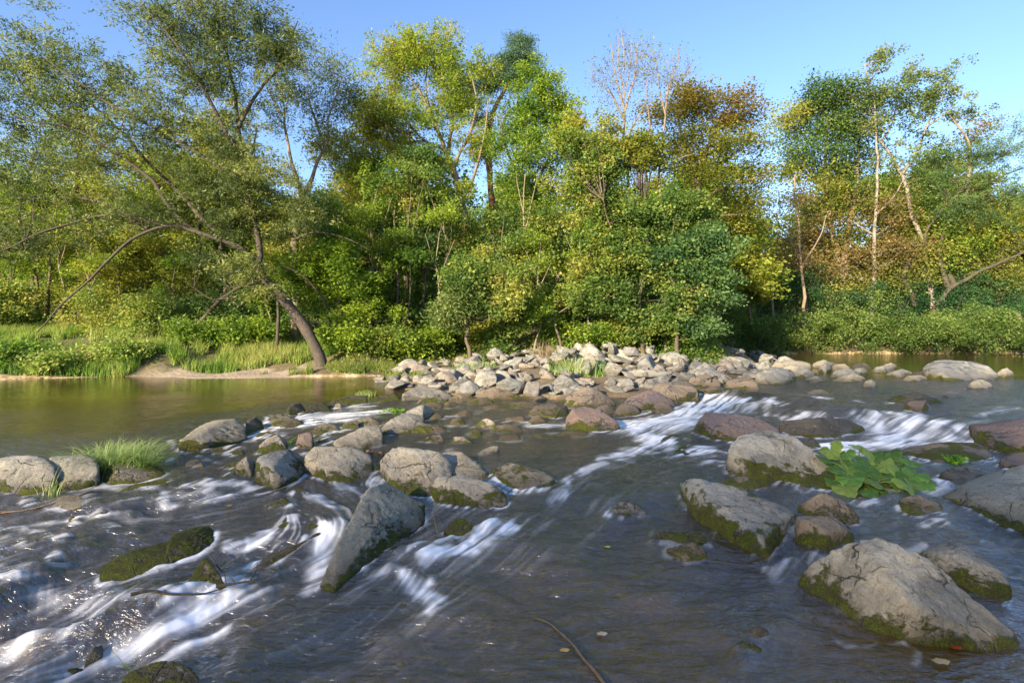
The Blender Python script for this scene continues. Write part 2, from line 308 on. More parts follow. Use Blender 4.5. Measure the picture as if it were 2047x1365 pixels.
# ------------------------------------------------------------------ water surface
def stroke_field(x, y, strokes):
    out = np.zeros(x.shape)
    for pts, w, s in strokes:
        ps = [water_at(*q) for q in pts]
        for a, b in zip(ps[:-1], ps[1:]):
            ex, ey = b[0]-a[0], b[1]-a[1]; L2 = ex*ex+ey*ey+1e-9
            Yc = .5*(a[1]+b[1]); wx = w/F*Yc; wy = max(wx*.55, w*Yc*Yc/(F*(CAMZ+.3))*.55)
            # anisotropic width: measure distance in a frame scaled by wx, wy
            t = np.clip(((x-a[0])*ex/wx**2+(y-a[1])*ey/wy**2)/(ex*ex/wx**2+ey*ey/wy**2+1e-9), 0, 1)
            d2 = ((x-a[0]-t*ex)/wx)**2+((y-a[1]-t*ey)/wy)**2
            out = np.maximum(out, s*np.exp(-d2))
    return out
FOAM_SHEEN = [
 ([(540,842),(620,834),(700,828),(765,822)],10,1.2),([(560,850),(620,845),(690,838)],8,.9),([(545,845),(515,865),(495,875)],7,.8),([(650,815),(720,812),(760,800)],6,.35),
 ([(1430,792),(1400,812),(1350,838),(1290,850),(1235,850)],17,1.5),([(1480,800),(1430,806),(1390,830)],16,1.2),([(1330,846),(1270,858),(1310,880)],17,1.2),
 ([(1300,862),(1300,888),(1260,905),(1215,920)],9,.9),([(1300,850),(1180,842),(1060,852)],5,.55),([(1230,925),(1160,945)],7,.5),([(1140,960),(1128,985),(1105,1000)],8,.8),
 ([(1900,868),(1855,858),(1815,868),(1775,885)],14,1.1),([(1745,835),(1755,858),(1775,890)],11,1.1),([(1800,832),(1830,842),(1845,860)],12,1.1),([(1855,838),(1872,852),(1880,872)],8,.8),
 ([(1950,885),(1860,890),(1750,888),(1660,890)],10,1.2),([(1560,836),(1640,826),(1720,838),(1760,850)],6,.7),([(1640,895),(1750,905),(1810,915)],10,1.),([(1600,790),(1660,798)],5,.5),([(1500,812),(1545,802)],8,.7),
 ([(1345,912),(1430,904)],6,.7),([(1940,850),(1990,820),(2040,812)],5,.4),([(1700,800),(1800,808)],5,.35),([(1880,960),(1900,990),(1860,985)],8,.5),
 ([(1010,1052),(975,1068),(930,1095),(870,1112)],13,1.1),([(895,1082),(820,1100)],7,.35),([(780,1148),(835,1168),(862,1195),(852,1218)],11,.95),([(720,1150),(800,1142)],7,.3),
 ([(610,992),(680,1012),(720,1025)],7,.5),([(640,955),(700,975),(740,985)],6,.45),([(850,985),(870,985)],8,.6),([(755,975),(770,960)],5,.5),([(985,968),(1030,990)],4,1.),
 ([(650,1092),(655,1125),(640,1160)],17,1.8),([(500,1090),(550,1085)],8,.9),([(395,1110),(340,1135),(300,1150)],7,.6),
 ([(530,1195),(420,1222),(300,1275),(150,1330),(0,1372)],19,.85),([(470,1165),(380,1190),(330,1225)],15,.9),([(330,1195),(240,1235),(120,1275),(0,1300)],15,.55),([(200,1200),(90,1215),(0,1230)],16,.55),([(400,1215),(350,1240)],10,1.0),([(420,1270),(330,1320),(260,1365)],14,.8),
 ([(0,1130),(120,1125)],9,.4),([(60,1050),(180,1030),(300,1040)],9,.25),([(0,975),(40,985)],6,.5),([(210,975),(330,985),(470,990)],6,.35),([(330,880),(420,925)],5,.3),([(620,905),(640,900)],5,.3),
 ([(760,850),(850,838),(950,825)],6,.35),([(1000,840),(1090,848)],5,.4),([(1390,1100),(1440,1090)],7,.3),([(1590,1120),(1540,1150)],10,.3),([(1850,1085),(1780,1100)],8,.35),
 ([(1700,1290),(1790,1280),(1840,1325)],7,.22),([(1000,1290),(1060,1260)],6,.15),  # first stroke paints a curved sheen on the water as pale colour
]
NC, NR = 1250, 760
uu = np.linspace(-1.25, 1.25, NC); rr = np.linspace(0, 1, NR)
yw = 1.6*np.exp(rr*math.log(45/1.6)); X_ = uu[None, :]*(yw[:, None]+.5); Y_ = np.repeat(yw[:, None], NC, 1)
wz, tb, fx, fy = wfield(X_, Y_)
nrm = np.sqrt(fx**2+fy**2)+1e-6; fx /= nrm; fy /= nrm
_wa = .035*Y_**.6; foamf = stroke_field(X_+_wa*fbm2(X_*4, Y_*4, 3), Y_+_wa*fbm2(X_*4+50, Y_*4, 3), [(a, w*1.5, s) for a, w, s in FOAM_SHEEN])
# ------------------------------------------------------------------ rocks
_ico = {}
def ico(s):
    if s not in _ico:
        bm = bmesh.new(); bmesh.ops.create_icosphere(bm, subdivisions=s, radius=1)
        V = np.array([v.co[:] for v in bm.verts]); Fc = np.array([[v.index for v in f.verts] for f in bm.faces]); bm.free(); _ico[s] = (V, Fc)
    return _ico[s]
def hull_planes(q):
    bm = bmesh.new()
    for p in q: bm.verts.new(p)
    bmesh.ops.convex_hull(bm, input=bm.verts[:]); bm.normal_update()
    pl = {}
    for f in bm.faces:
        n = np.array(f.normal[:])
        if np.linalg.norm(n) < .5 or f.calc_area() < 1e-5: continue
        h = float(n @ np.array(f.verts[0].co[:]))
        if h < 0: n, h = -n, -h
        pl[tuple(np.round(n, 2))] = (n, h)
    bm.free(); N = np.array([a for a, b in pl.values()]); H = np.array([max(b, .02) for a, b in pl.values()]); return N, H
def rock_shell(pts, sub, seed, soft=95, rough=1.0, cuts=5, flat=False):
    rg = np.random.RandomState(seed); pts = np.asarray(pts, float)
    xy = pts[:, :2]-pts[:, :2].mean(0); w, U = np.linalg.eigh(xy.T @ xy)
    R = np.eye(3); R[:2, 0] = U[:, 1]; R[:2, 1] = U[:, 0]
    q = pts @ R; lo, hi = q.min(0), q.max(0); c = (lo+hi)/2; S = np.maximum((hi-lo)/2, .02)
    q = (q-c)/S; q = q+rg.uniform(-1e-3, 1e-3, q.shape)
    N, H = hull_planes(q)
    D = rg.normal(size=(cuts, 3)); D /= np.linalg.norm(D, axis=1)[:, None]
    sup = (q @ D.T).max(0); N = np.vstack([N, D]); H = np.concatenate([H, sup*rg.uniform(.74, .92, cuts)])
    V, Fc = ico(sub)
    A = V @ N.T; rv = np.where(A > 1e-3, H[None]/np.maximum(A, 1e-3), 1e3); rv = np.minimum(rv, 1e3)
    r = (np.power(rv, -soft).sum(1))**(-1/soft)*1.03
    W = (V*r[:, None]*S+c) @ R.T
    size = float((S[0]*S[1]*S[2])**(1/3)); d = W-(c @ R.T); dn = d/(np.linalg.norm(d, axis=1)[:, None]+1e-9)
    o = rg.uniform(0, 30, 3)
    k1 = fbm3(W/size*1.1+o, 3); k2 = 1-np.abs(fbm3(W/size*2.6+o, 4, .55)); k3 = fbm3(W/size*8+o, 4, .6)
    tilt = rg.normal(size=3)*.4+np.array([0, 0, 1]); lay = (W @ tilt)/size*3.2+1.3*k1; lay = (lay-np.floor(lay)); lay = sstep(.0, .25, lay)-lay
    disp = size*rough*(.018*k1-.020*np.clip(k2, 0, 1)**4+.019*k3+.024*lay)
    W = W+dn*disp[:, None]
    return W, Fc
ROCKS = []; CONTACT = []
def rock_from_px(wpts, tpts, sub, seed, rough, dfac=1.0):
    Wp = [water_at(*q) for q in wpts]; xs = np.array([p[0] for p in Wp]); ys = np.array([p[1] for p in Wp]); zs = np.array([p[2] for p in Wp])
    pxs = np.array([q[0] for q in wpts], float); pts = []; dep = .22
    for p in Wp:
        pts.append(p+np.array([0, 0, .0])); pts.append(p+np.array([0, .03, -dep]))
    for px, py, d in tpts:
        Yf = float(np.interp(px, pxs, ys)); T = P(px, py, Yf+d*dfac); pts.append(T)
        zw = float(np.interp(px, pxs, zs)); hgt = max(T[2]-zw, .02)
        pts.append(np.array([T[0]*(1+.04*0), T[1]+.30*hgt+.12*dfac*d+.04, zw-dep]))
    W, Fc = rock_shell(pts, sub, seed, rough=rough)
    return W, Fc
def hero(label, mat, moss, hulls, rough=1.0, sub=None, cat='rock', name='boulder', group='boulders standing in the stream'):
    Vs = []; Fs = []; n0 = 0
    for k, (wp, tp) in enumerate(hulls):
        allx = [q[0] for q in wp]+[q[0] for q in tp]; wd = max(allx)-min(allx); s = sub or (6 if wd > 170 else 5 if wd > 55 else 4)
        W, Fc = rock_from_px(wp, tp, s, len(ROCKS)*3+k+11, rough); Vs.append(W); Fs.append(Fc+n0); n0 += len(W)
    V = np.vstack(Vs); Fc = np.vstack(Fs); base = np.array([V[:, 0].mean(), V[:, 1].mean(), V[:, 2].min()])
    hw = V[:, 2]-Hw(V[:, 0], V[:, 1])
    CONTACT.append(V[np.abs(hw) < .035][:, :2])
    me = mesh_np(name, V-base, Fc, {'hw': hw, 'moss': np.full(len(V), moss)})
    o = obj(name, me, M[mat], label=label, cat=cat, group=group, loc=base)
    ROCKS.append((V[:, 0].mean(), V[:, 1].mean(), (V[:, 0].max()-V[:, 0].min())/2, (V[:, 1].max()-V[:, 1].min())/2, V[:, 2].max())); return o
H_ = [
("largest grey brown boulder in the right foreground, with a sharp ridge and a moss belt",'granite',.42,[([(1592,1168),(1640,1208),(1720,1252),(1850,1287),(1960,1302),(2034,1292)],[(1612,1122,.10),(1690,1090,.25),(1760,1077,.38),(1830,1096,.5),(1900,1160,.35),(1985,1235,.18),(2032,1272,.06),(1755,1160,.04),(1800,1190,.0)])]),
("weathered grey boulder half hidden behind the largest foreground boulder",'grey',.35,[([(1850,1140),(1950,1188),(2036,1214)],[(1842,1102,.2),(1900,1084,.4),(1950,1085,.32),(1988,1122,.15),(2030,1192,.04),(1905,1115,.02)])]),
("long flat topped grey slab with mossy sides, pointing at the camera",'grey',.75,[([(1362,1000),(1400,1045),(1460,1082),(1535,1114),(1588,1072)],[(1360,962,.03),(1400,958,.35),(1500,984,.75),(1586,1022,.45),(1583,1040,.15),(1532,1084,.0),(1440,1018,.0)])]),
("wedge of brown rock with moss and a grass tuft on its shoulder",'brown',.55,[([(1592,1025),(1650,1047),(1717,1047)],[(1640,983,.2),(1690,1000,.25),(1716,1032,.06),(1597,1010,.1)])]),
("rough blunt brown boulder between the flat slab and the largest boulder",'brown',.4,[([(1591,1080),(1650,1103),(1707,1086)],[(1595,1025,.12),(1640,1020,.25),(1682,1044,.2),(1706,1068,.05),(1602,1042,.0),(1660,1050,.02)])]),
("broad pale boulder cut off by the right edge of the photo",'pale',.40,[([(1888,994),(1940,1014),(1990,1037),(2047,1066),(2130,1105)],[(1900,984,.12),(1960,953,.55),(2047,930,.95),(2140,925,.9),(2150,1010,.2),(2000,990,.15)])]),
("tall domed lichen speckled boulder left of the butterbur plant",'granite',.6,[([(1457,946),(1520,962),(1600,970),(1672,966)],[(1458,897,.1),(1478,872,.35),(1540,860,.6),(1600,876,.5),(1645,912,.3),(1668,948,.1),(1500,900,.05)])]),
("purplish red slab at the foot of the left cascade",'purple',.4,[([(1385,864),(1420,876),(1480,886),(1560,881)],[(1390,853,.1),(1412,824,.4),(1480,829,.6),(1548,845,.4),(1561,868,.1),(1412,842,.1)])]),
("wet black boulder with water sliding over it behind the purple slab",'dark',.35,[([(1558,868),(1640,878),(1730,864)],[(1562,842,.25),(1640,834,.5),(1700,838,.4),(1729,855,.1)])]),
("low dark mossy rock alone in the rapids above the right cascade",'dark',.7,[([(1775,804),(1830,810),(1890,807)],[(1790,788,.3),(1830,783,.4),(1870,796,.3)])]),
("small pinkish rock touching the low mossy rock above the right cascade",'purple',.35,[([(1803,818),(1840,827),(1863,817)],[(1812,803,.15),(1850,799,.2)])]),
("square brown block at the right edge with a thick moss skirt",'purple',.6,[([(1940,874),(1958,893),(2010,906),(2110,908)],[(1936,843,.15),(1965,836,.5),(2047,836,.8),(2120,838,.7),(1952,852,.02),(2110,860,.02)])]),
("low mossy slab below the right cascade",'brown',.8,[([(1800,910),(1880,926),(1992,920)],[(1812,896,.25),(1870,884,.6),(1950,885,.6),(1990,904,.25)])]),
("small lilac grey rock at the right edge above the broad pale boulder",'purple',.3,[([(1997,934),(2040,941),(2100,942)],[(2003,911,.1),(2040,904,.35),(2100,905,.35)])]),
("mossy brown rock carrying the small weed, left of the broad pale boulder",'brown',.7,[([(1868,957),(1930,973),(2000,966)],[(1888,941,.15),(1935,930,.4),(1988,944,.25)])]),
("small wet rock with a mossy back directly below the butterbur plant",'brown',.65,[([(1785,1012),(1830,1037),(1889,1027)],[(1790,994,.12),(1838,990,.3),(1878,1006,.2)])]),
("low mossy rock between the domed boulder and the flat slab",'brown',.7,[([(1440,972),(1490,983),(1542,973)],[(1447,955,.12),(1500,950,.25),(1536,957,.12)])]),
("moss cushion rock at the foot of the butterbur plant",'dark',1.0,[([(1560,965),(1700,985),(1850,978)],[(1580,950,.2),(1700,930,.5),(1830,945,.3)])]),
("small pointed tan rock alone in the middle of the channel",'pale',.35,[([(1208,1032),(1250,1038),(1300,1032)],[(1222,1017,.1),(1247,1000,.18),(1275,1012,.12)])]),
("wet mossy brown rock left of the flat slab's near corner",'brown',.6,[([(1332,1112),(1370,1130),(1416,1112)],[(1335,1086,.1),(1380,1074,.2),(1406,1094,.08)])]),
("flat wet rock under thin water behind the wet mossy brown rock",'dark',.5,[([(1305,1085),(1380,1094),(1456,1084)],[(1320,1062,.1),(1390,1070,.2),(1445,1068,.15)])]),
("tiny barnacle like green rock in the right foreground water, the farther of two",'dark',.6,[([(1492,1272),(1515,1278),(1542,1270)],[(1498,1256,.05),(1515,1251,.08),(1535,1258,.06)])]),
("tiny green rock in the right foreground water, the nearer of two",'dark',.6,[([(1466,1297),(1490,1303),(1525,1300)],[(1473,1284,.05),(1490,1280,.08),(1512,1290,.06)])]),
("large flat topped boulder alone in the still water by the right bank",'grey',.3,[([(1848,754),(1905,762),(1992,759)],[(1848,731,.3),(1868,721,1.0),(1920,717,1.3),(1975,731,.8),(1994,748,.3),(1870,740,.0)])]),
("tall pointed grey boulder leaning left in the centre foreground, moss on its flank",'granite',.38,[([(640,1176),(668,1180),(700,1152),(760,1112),(850,1045)],[(646,1162,.03),(690,1058,.35),(735,978,.75),(764,964,.9),(812,1000,.6),(852,1010,.25),(760,1040,.25)])]),
("big rounded double boulder in the centre, its right lobe mossy",'pale',.35,[([(770,962),(800,986),(870,997),(900,982)],[(759,920,.1),(784,895,.4),(828,887,.6),(880,903,.6),(905,930,.4),(775,940,.02)]),([(880,975),(980,964)],[(868,902,.6),(915,898,.7),(962,930,.4),(979,952,.1)])]),
("angular boulder with a pale top leaning on the big double boulder",'pale',.5,[([(859,1002),(900,1017),(980,1022),(1014,1010)],[(872,954,.12),(922,948,.4),(980,964,.35),(1011,990,.12),(862,982,.0)])]),
("smooth oblong boulder with mossy right end at the edge of the main current",'pale',.5,[([(985,954),(1050,986),(1113,974)],[(988,936,.12),(1018,924,.4),(1085,941,.45),(1112,958,.12)])]),
("pitted pale boulder left of the big double boulder",'pale',.35,[([(611,948),(660,962),(720,966),(746,948)],[(611,908,.08),(635,889,.35),(690,884,.65),(740,908,.4),(746,930,.12)])]),
("sloping pale slab behind the pitted boulder",'pale',.2,[([(668,905),(700,908),(765,890)],[(668,877,.2),(720,851,.7),(760,853,.6),(765,870,.2)])]),
("bluish grey slab sloping up to the right behind the pale slab",'grey',.15,[([(752,868),(800,870),(852,862)],[(765,846,.2),(800,824,.7),(842,829,.7),(852,850,.2)])]),
("small grey rock topping the bluish slab, bright weed to its left",'grey',.2,[([(805,838),(845,842),(868,834)],[(815,815,.2),(845,808,.4),(865,818,.2)])]),
("low mossy flat rock right of the bluish slab",'brown',.7,[([(820,864),(860,870),(896,862)],[(830,846,.15),(872,848,.3)])]),
("mottled grey boulder with a cracked pale plate on top, left of the pitted boulder",'grey',.55,[([(500,958),(550,978),(590,968),(610,948)],[(504,920,.06),(530,904,.3),(580,899,.5),(608,917,.3),(545,935,.0)])]),
("small triangular grey rock touching the left of the mottled boulder",'pale',.4,[([(440,950),(505,958)],[(450,943,.05),(490,907,.3),(508,914,.4)])]),
("upright tan rock with dark cracks behind the mottled boulder",'pale',.35,[([(514,907),(550,903),(577,897)],[(519,890,.06),(550,862,.3),(571,879,.3)])]),
("small rust brown square rock right of the upright tan rock",'purple',.35,[([(588,894),(626,896)],[(596,868,.15),(624,861,.3)])]),
("big sloping grey boulder at the lip of the left pool",'granite',.4,[([(354,908),(420,896),(493,884)],[(360,880,.15),(410,845,.7),(465,831,.9),(489,855,.5),(376,882,.0)])]),
("small dark rock touching the right end of the big sloping boulder",'dark',.3,[([(487,868),(528,856)],[(494,838,.3),(510,832,.4),(524,843,.2)])]),
("low bright mossy rock left of the mottled boulder's foot",'dark',1.0,[([(361,992),(400,983),(432,976)],[(370,970,.12),(402,957,.25),(426,963,.15)])]),
("low moss covered rock under the small triangular rock",'dark',1.0,[([(425,980),(500,972)],[(436,962,.12),(490,956,.25)])]),
("small tan rock with a green edge in the left channel",'pale',.5,[([(367,934),(412,932)],[(376,920,.12),(396,915,.2)])]),
("long dark grey boulder at the left edge of the photo",'grey',.45,[([(-60,985),(50,990),(108,984)],[(-60,920,.3),(50,911,.5),(90,914,.5),(108,930,.2)])]),
("flat topped dark grey boulder left of the big grass tuft",'grey',.45,[([(92,982),(150,982),(197,972)],[(98,916,.35),(120,912,.5),(160,908,.5),(192,912,.3),(196,940,.06)])]),
("low dark rock with a mossy face right of the big grass tuft",'grey',.6,[([(200,971),(270,965),(330,952)],[(206,936,.12),(242,922,.4),(300,917,.5),(329,934,.2)])]),
("flat tan rock with mossy edge in front of the long dark boulder",'pale',.5,[([(78,1020),(150,1022),(197,1002)],[(95,1002,.12),(130,990,.25),(186,987,.25)])]),
("thin mossy sliver of rock in front of the low dark rock",'brown',.8,[([(238,982),(350,970)],[(262,970,.12),(336,954,.2)])]),
("flat pale rock cut off by the left edge above the mossy strip",'pale',.4,[([(-60,1080),(60,1078)],[(-50,1062,.2),(40,1052,.25),(76,1064,.15)])]),
("long thin mossy strip of rock at the left edge",'dark',.9,[([(-60,1100),(40,1094),(108,1072)],[(-50,1082,.1),(40,1076,.15),(100,1064,.12)])]),
("tiny mossy rock right of the long thin mossy strip",'dark',1.0,[([(108,1084),(146,1080)],[(114,1072,.08),(138,1070,.1)])]),
("low mossy rock cut off by the left edge below the mossy strip",'dark',.9,[([(-50,1165),(40,1150)],[(-40,1146,.1),(20,1142,.12),(38,1145,.05)])]),
("long moss covered boulder with a raised right knob in the left foreground",'dark',1.6,[([(199,1172),(260,1157),(345,1132)],[(202,1132,.12),(226,1108,.22),(340,1082,.35),(355,1100,.15)]),([(325,1135),(400,1112),(433,1088)],[(335,1085,.15),(362,1048,.35),(410,1046,.38),(432,1066,.2)])]),
("dark mossy wedge left of the leaning pointed boulder",'dark',1.3,[([(527,1092),(570,1078),(652,1052)],[(534,1072,.05),(568,1032,.25),(642,1040,.3)])]),
("triangular mossy rock with a bare tip in the left foreground",'brown',1.0,[([(366,1178),(410,1193),(458,1188)],[(411,1110,.25),(442,1152,.12),(374,1166,.05)])]),
("rounded brown mossy rock touching the left flank of the leaning boulder",'brown',.8,[([(646,1072),(702,1078)],[(655,1045,.12),(690,1036,.25),(702,1050,.2)])]),
("bright green moss ball rock right of the leaning pointed boulder",'dark',1.8,[([(886,1072),(918,1080),(945,1072)],[(890,1045,.06),(915,1031,.18),(941,1045,.12)])]),
("half drowned grey rock with water sliding over it left of the mossy brown rock",'dark',.3,[([(490,1145),(560,1120),(640,1080)],[(510,1128,.1),(570,1085,.25),(630,1062,.3)])]),
("dark rock at the bottom edge of the photo under green weed",'dark',.6,[([(225,1385),(330,1395),(410,1378)],[(262,1332,.1),(340,1316,.2),(395,1345,.1)])]),
("small yellowish stone wedged in the bottom left rapids",'pale',.1,[([(168,1312),(205,1314)],[(178,1294,.04),(205,1288,.05)])]),
("purplish grey block at the left edge of the white chute",'purple',.35,[([(1132,857),(1185,864),(1240,860)],[(1134,820,.12),(1168,812,.5),(1200,819,.5),(1234,842,.15)])]),
("low dark rock left of the brown peaked boulder in the middle distance",'dark',.5,[([(1053,830),(1112,835)],[(1070,810,.2),(1100,803,.5),(1122,812,.3)])]),
("brown peaked boulder behind the purplish grey block",'brown',.35,[([(1120,815),(1180,820),(1235,812)],[(1135,790,.2),(1163,774,.5),(1186,774,.5),(1226,800,.2)])]),
("small dark tooth of rock between the low dark rock and the purplish block",'dark',.4,[([(1108,838),(1142,830)],[(1115,820,.1),(1135,806,.2)])]),
("big square brown boulder at the top of the left cascade",'brown',.3,[([(1302,802),(1398,806)],[(1308,765,.4),(1372,761,1.0),(1392,774,.5)])]),
("sloping brown boulder left of the big square brown boulder",'purple',.4,[([(1243,818),(1290,822),(1352,815)],[(1256,795,.2),(1300,777,.6),(1346,800,.3)])]),
("mossy rock right at the lip of the left cascade",'dark',.9,[([(1368,806),(1400,804)],[(1374,784,.2),(1396,782,.3)])]),
("isolated rounded grey boulder at the right tip of the rock bar",'grey',.3,[([(1510,766),(1560,770),(1594,763)],[(1514,746,.4),(1545,734,.9),(1588,739,.6)])]),
("dark brown rock behind the left cascade beside the rounded grey boulder",'brown',.3,[([(1448,780),(1527,783)],[(1453,760,.3),(1500,752,.7),(1522,765,.2)])]),
("humped brown rock between the square boulder and the dark brown rock",'brown',.3,[([(1372,776),(1442,778)],[(1380,755,.3),(1410,747,.6),(1438,757,.3)])]),
("long low mossy rock closing the left pool at the rock bar",'dark',.7,[([(655,817),(735,806)],[(666,799,.3),(700,789,.5),(731,791,.4)])]),
("dark rock tilted like a tent at the white chute of the left pool",'dark',.5,[([(604,831),(666,819)],[(616,815,.2),(645,802,.4)])]),
("small dark block at the left end of the pool's rock lip",'dark',.4,[([(572,830),(613,824)],[(578,807,.15),(601,805,.25)])]),
("mossy low rock right of the long low mossy rock",'dark',.8,[([(735,808),(800,800)],[(750,793,.3),(790,785,.4)])]),
("flat pale grey slab at the near left end of the rock bar",'grey',.15,[([(798,802),(882,796)],[(806,785,.3),(842,770,.8),(878,778,.5)])]),
("rough grey rock in front of the flat pale slab",'grey',.5,[([(833,808),(905,802)],[(845,788,.2),(885,780,.5),(902,790,.3)])]),
("upright grey rock with triangular face at the near left end of the bar",'grey',.15,[([(898,788),(952,782)],[(905,765,.2),(932,750,.5),(949,768,.2)])]),
("small pale rock with green moss alone in the middle basin",'pale',.7,[([(944,855),(1000,858)],[(968,834,.2),(985,842,.15)])]),
("small pale stone right of the mossy flat rock in the middle basin",'pale',.2,[([(897,886),(946,887)],[(908,870,.1),(925,872,.15)])]),
("short log like tan stone pointing up right in the middle basin",'pale',.1,[([(956,910),(992,904)],[(962,900,.05),(990,889,.08),(998,892,.05)])]),
("thin flat tan stone in the rapids below the low dark rock",'brown',.2,[([(1000,842),(1052,843)],[(1008,834,.15),(1045,830,.3)])]),
("small brown rock left of the bluish grey slab",'brown',.5,[([(680,860),(722,858)],[(688,845,.15),(710,838,.25)])]),
("small mossy brown rock in front of the low mossy flat rock",'brown',.7,[([(838,884),(890,886)],[(848,874,.1),(882,867,.2)])]),
("chalky white stone standing at the bar's near shore",'pale',0,[([(1097,784),(1135,786)],[(1100,769,.2),(1128,767,.3)])]),
("two toned grey rock left of the chalky white stone",'grey',.2,[([(1050,784),(1096,785)],[(1056,770,.2),(1085,767,.3)])]),
("white pebble on the pool lip beside the tent shaped rock",'pale',0,[([(668,816),(682,816)],[(670,806,.05),(680,806,.05)])]),
("long flat pale rock in the shallows right of the bar",'pale',.3,[([(1538,740),(1626,742)],[(1550,723,.5),(1600,720,1.0),(1620,727,.6)])]),
("small flat tan rock just right of the long flat pale rock",'brown',.3,[([(1634,732),(1680,734)],[(1640,721,.3),(1665,722,.5)])]),
("low wet rock mid way between the bar and the flat topped boulder",'dark',.6,[([(1697,738),(1746,738)],[(1705,727,.4),(1732,724,.5)])]),
("pale flat stone in the shallows touching the low wet rock",'pale',.2,[([(1660,737),(1702,739)],[(1668,728,.3),(1690,726,.4)])]),
("low dark rock left of the flat topped boulder in the still water",'dark',.4,[([(1820,752),(1860,755)],[(1826,742,.3),(1850,739,.4)])]),
]
for lab, mt, ms, hl in H_: hero(lab, mt, ms, hl)

# ------------------------------------------------------------------ the loose rock bar
PRE = []
for k in range(14):
    rg = np.random.RandomState(400+k); asp = np.array([rg.uniform(.9, 1.35), rg.uniform(.7, 1.0), rg.uniform(.42, .8)])
    pt = rg.normal(size=(11, 3)); pt /= np.linalg.norm(pt, axis=1)[:, None]; pt *= asp
    V, Fc = rock_shell(pt, 4, 700+k, soft=34, rough=.9, cuts=5)
    PRE.append(mesh_np('loose_rock', V, Fc, {'hw': V[:, 2]*.5+.45, 'moss': np.full(len(V), .12)})); PRE[-1].materials.append(M['pile'])
rg = np.random.RandomState(5); spots = []
BAR = [(755,765),(800,745),(880,722),(960,700),(1050,692),(1150,684),(1260,678),(1350,690),(1440,700),(1500,712),(1560,735),(1600,742),(1540,752),(1500,758),(1440,765),(1370,772),(1300,775),(1240,795),(1180,792),(1120,788),(1040,788),(980,788),(940,786),(900,786),(850,782),(800,788),(765,780)]
def inpoly(x, y, poly):
    c = False; n = len(poly)
    for i in range(n):
        (x1, y1), (x2, y2) = poly[i], poly[(i+1) % n]
        if (y1 > y) != (y2 > y) and x < (x2-x1)*(y-y1)/(y2-y1)+x1: c = not c
    return c
def land_at(px, py):
    z = .3
    for _ in range(12):
        Y = (CAMZ-z)*F/(py-HZ); X = (px-CX)/F*Y; z = .5*z+.5*float(Hg(np.array([X]), np.array([Y]))[0])
    return X, Y, z
for tries in range(9000):
    if len(spots) >= 300: break
    px = rg.uniform(750, 1610); py = rg.uniform(677, 792)
    if not inpoly(px, py, BAR): continue
    X, Y, z = land_at(px, py)
    if Y > 27 or Y < 9: continue
    s = rg.choice([.13, .19, .26, .34], p=[.22, .36, .28, .14])*rg.uniform(.85, 1.15)*(1.0 if px < 1150 else 1.35)
    if any((X-a[0])**2+((Y-a[1])*.8)**2 < (.66*(s+a[3]))**2 for a in spots): continue
    if any((X-r[0])**2/(r[2]+s*.4)**2+(Y-r[1])**2/(r[3]+s*.4)**2 < .8 for r in ROCKS if r[1] > 9): continue
    spots.append((X, Y, z, s, px, py))
print('pile', len(spots))
ORD = ['first','second','third','fourth','fifth','sixth','seventh','eighth','ninth','tenth','eleventh','twelfth','thirteenth','fourteenth','fifteenth','sixteenth','seventeenth','eighteenth','nineteenth','twentieth','twenty-first','twenty-second','twenty-third','twenty-fourth','twenty-fifth','twenty-sixth','twenty-seventh','twenty-eighth','twenty-ninth','thirtieth']
spots.sort(key=lambda a: a[1]); NROW = 18; per = int(math.ceil(len(spots)/NROW))
for r in range(NROW):
    row = sorted(spots[r*per:(r+1)*per], key=lambda a: a[4])
    for c, (X, Y, z, s, px, py) in enumerate(row):
        szw = 'small' if s < .2 else 'mid-sized' if s < .33 else 'large'
        o = obj('loose_rock', PRE[rg.randint(len(PRE))], loc=(X, Y, max(z, float(Hw(np.array([X]), np.array([Y]))[0])-.05)+s*rg.uniform(.12, .38)), cat='rock', group='loose rocks of the stone bar between the pools',
                label=f"{szw} rock of the pale bar, {ORD[c]} from left in its {ORD[r]} row from the front")
        o.scale = (s*1.15, s*1.15, s*1.1); o.rotation_euler = (rg.uniform(-.35, .35), rg.uniform(-.35, .35), rg.uniform(0, 6.3))

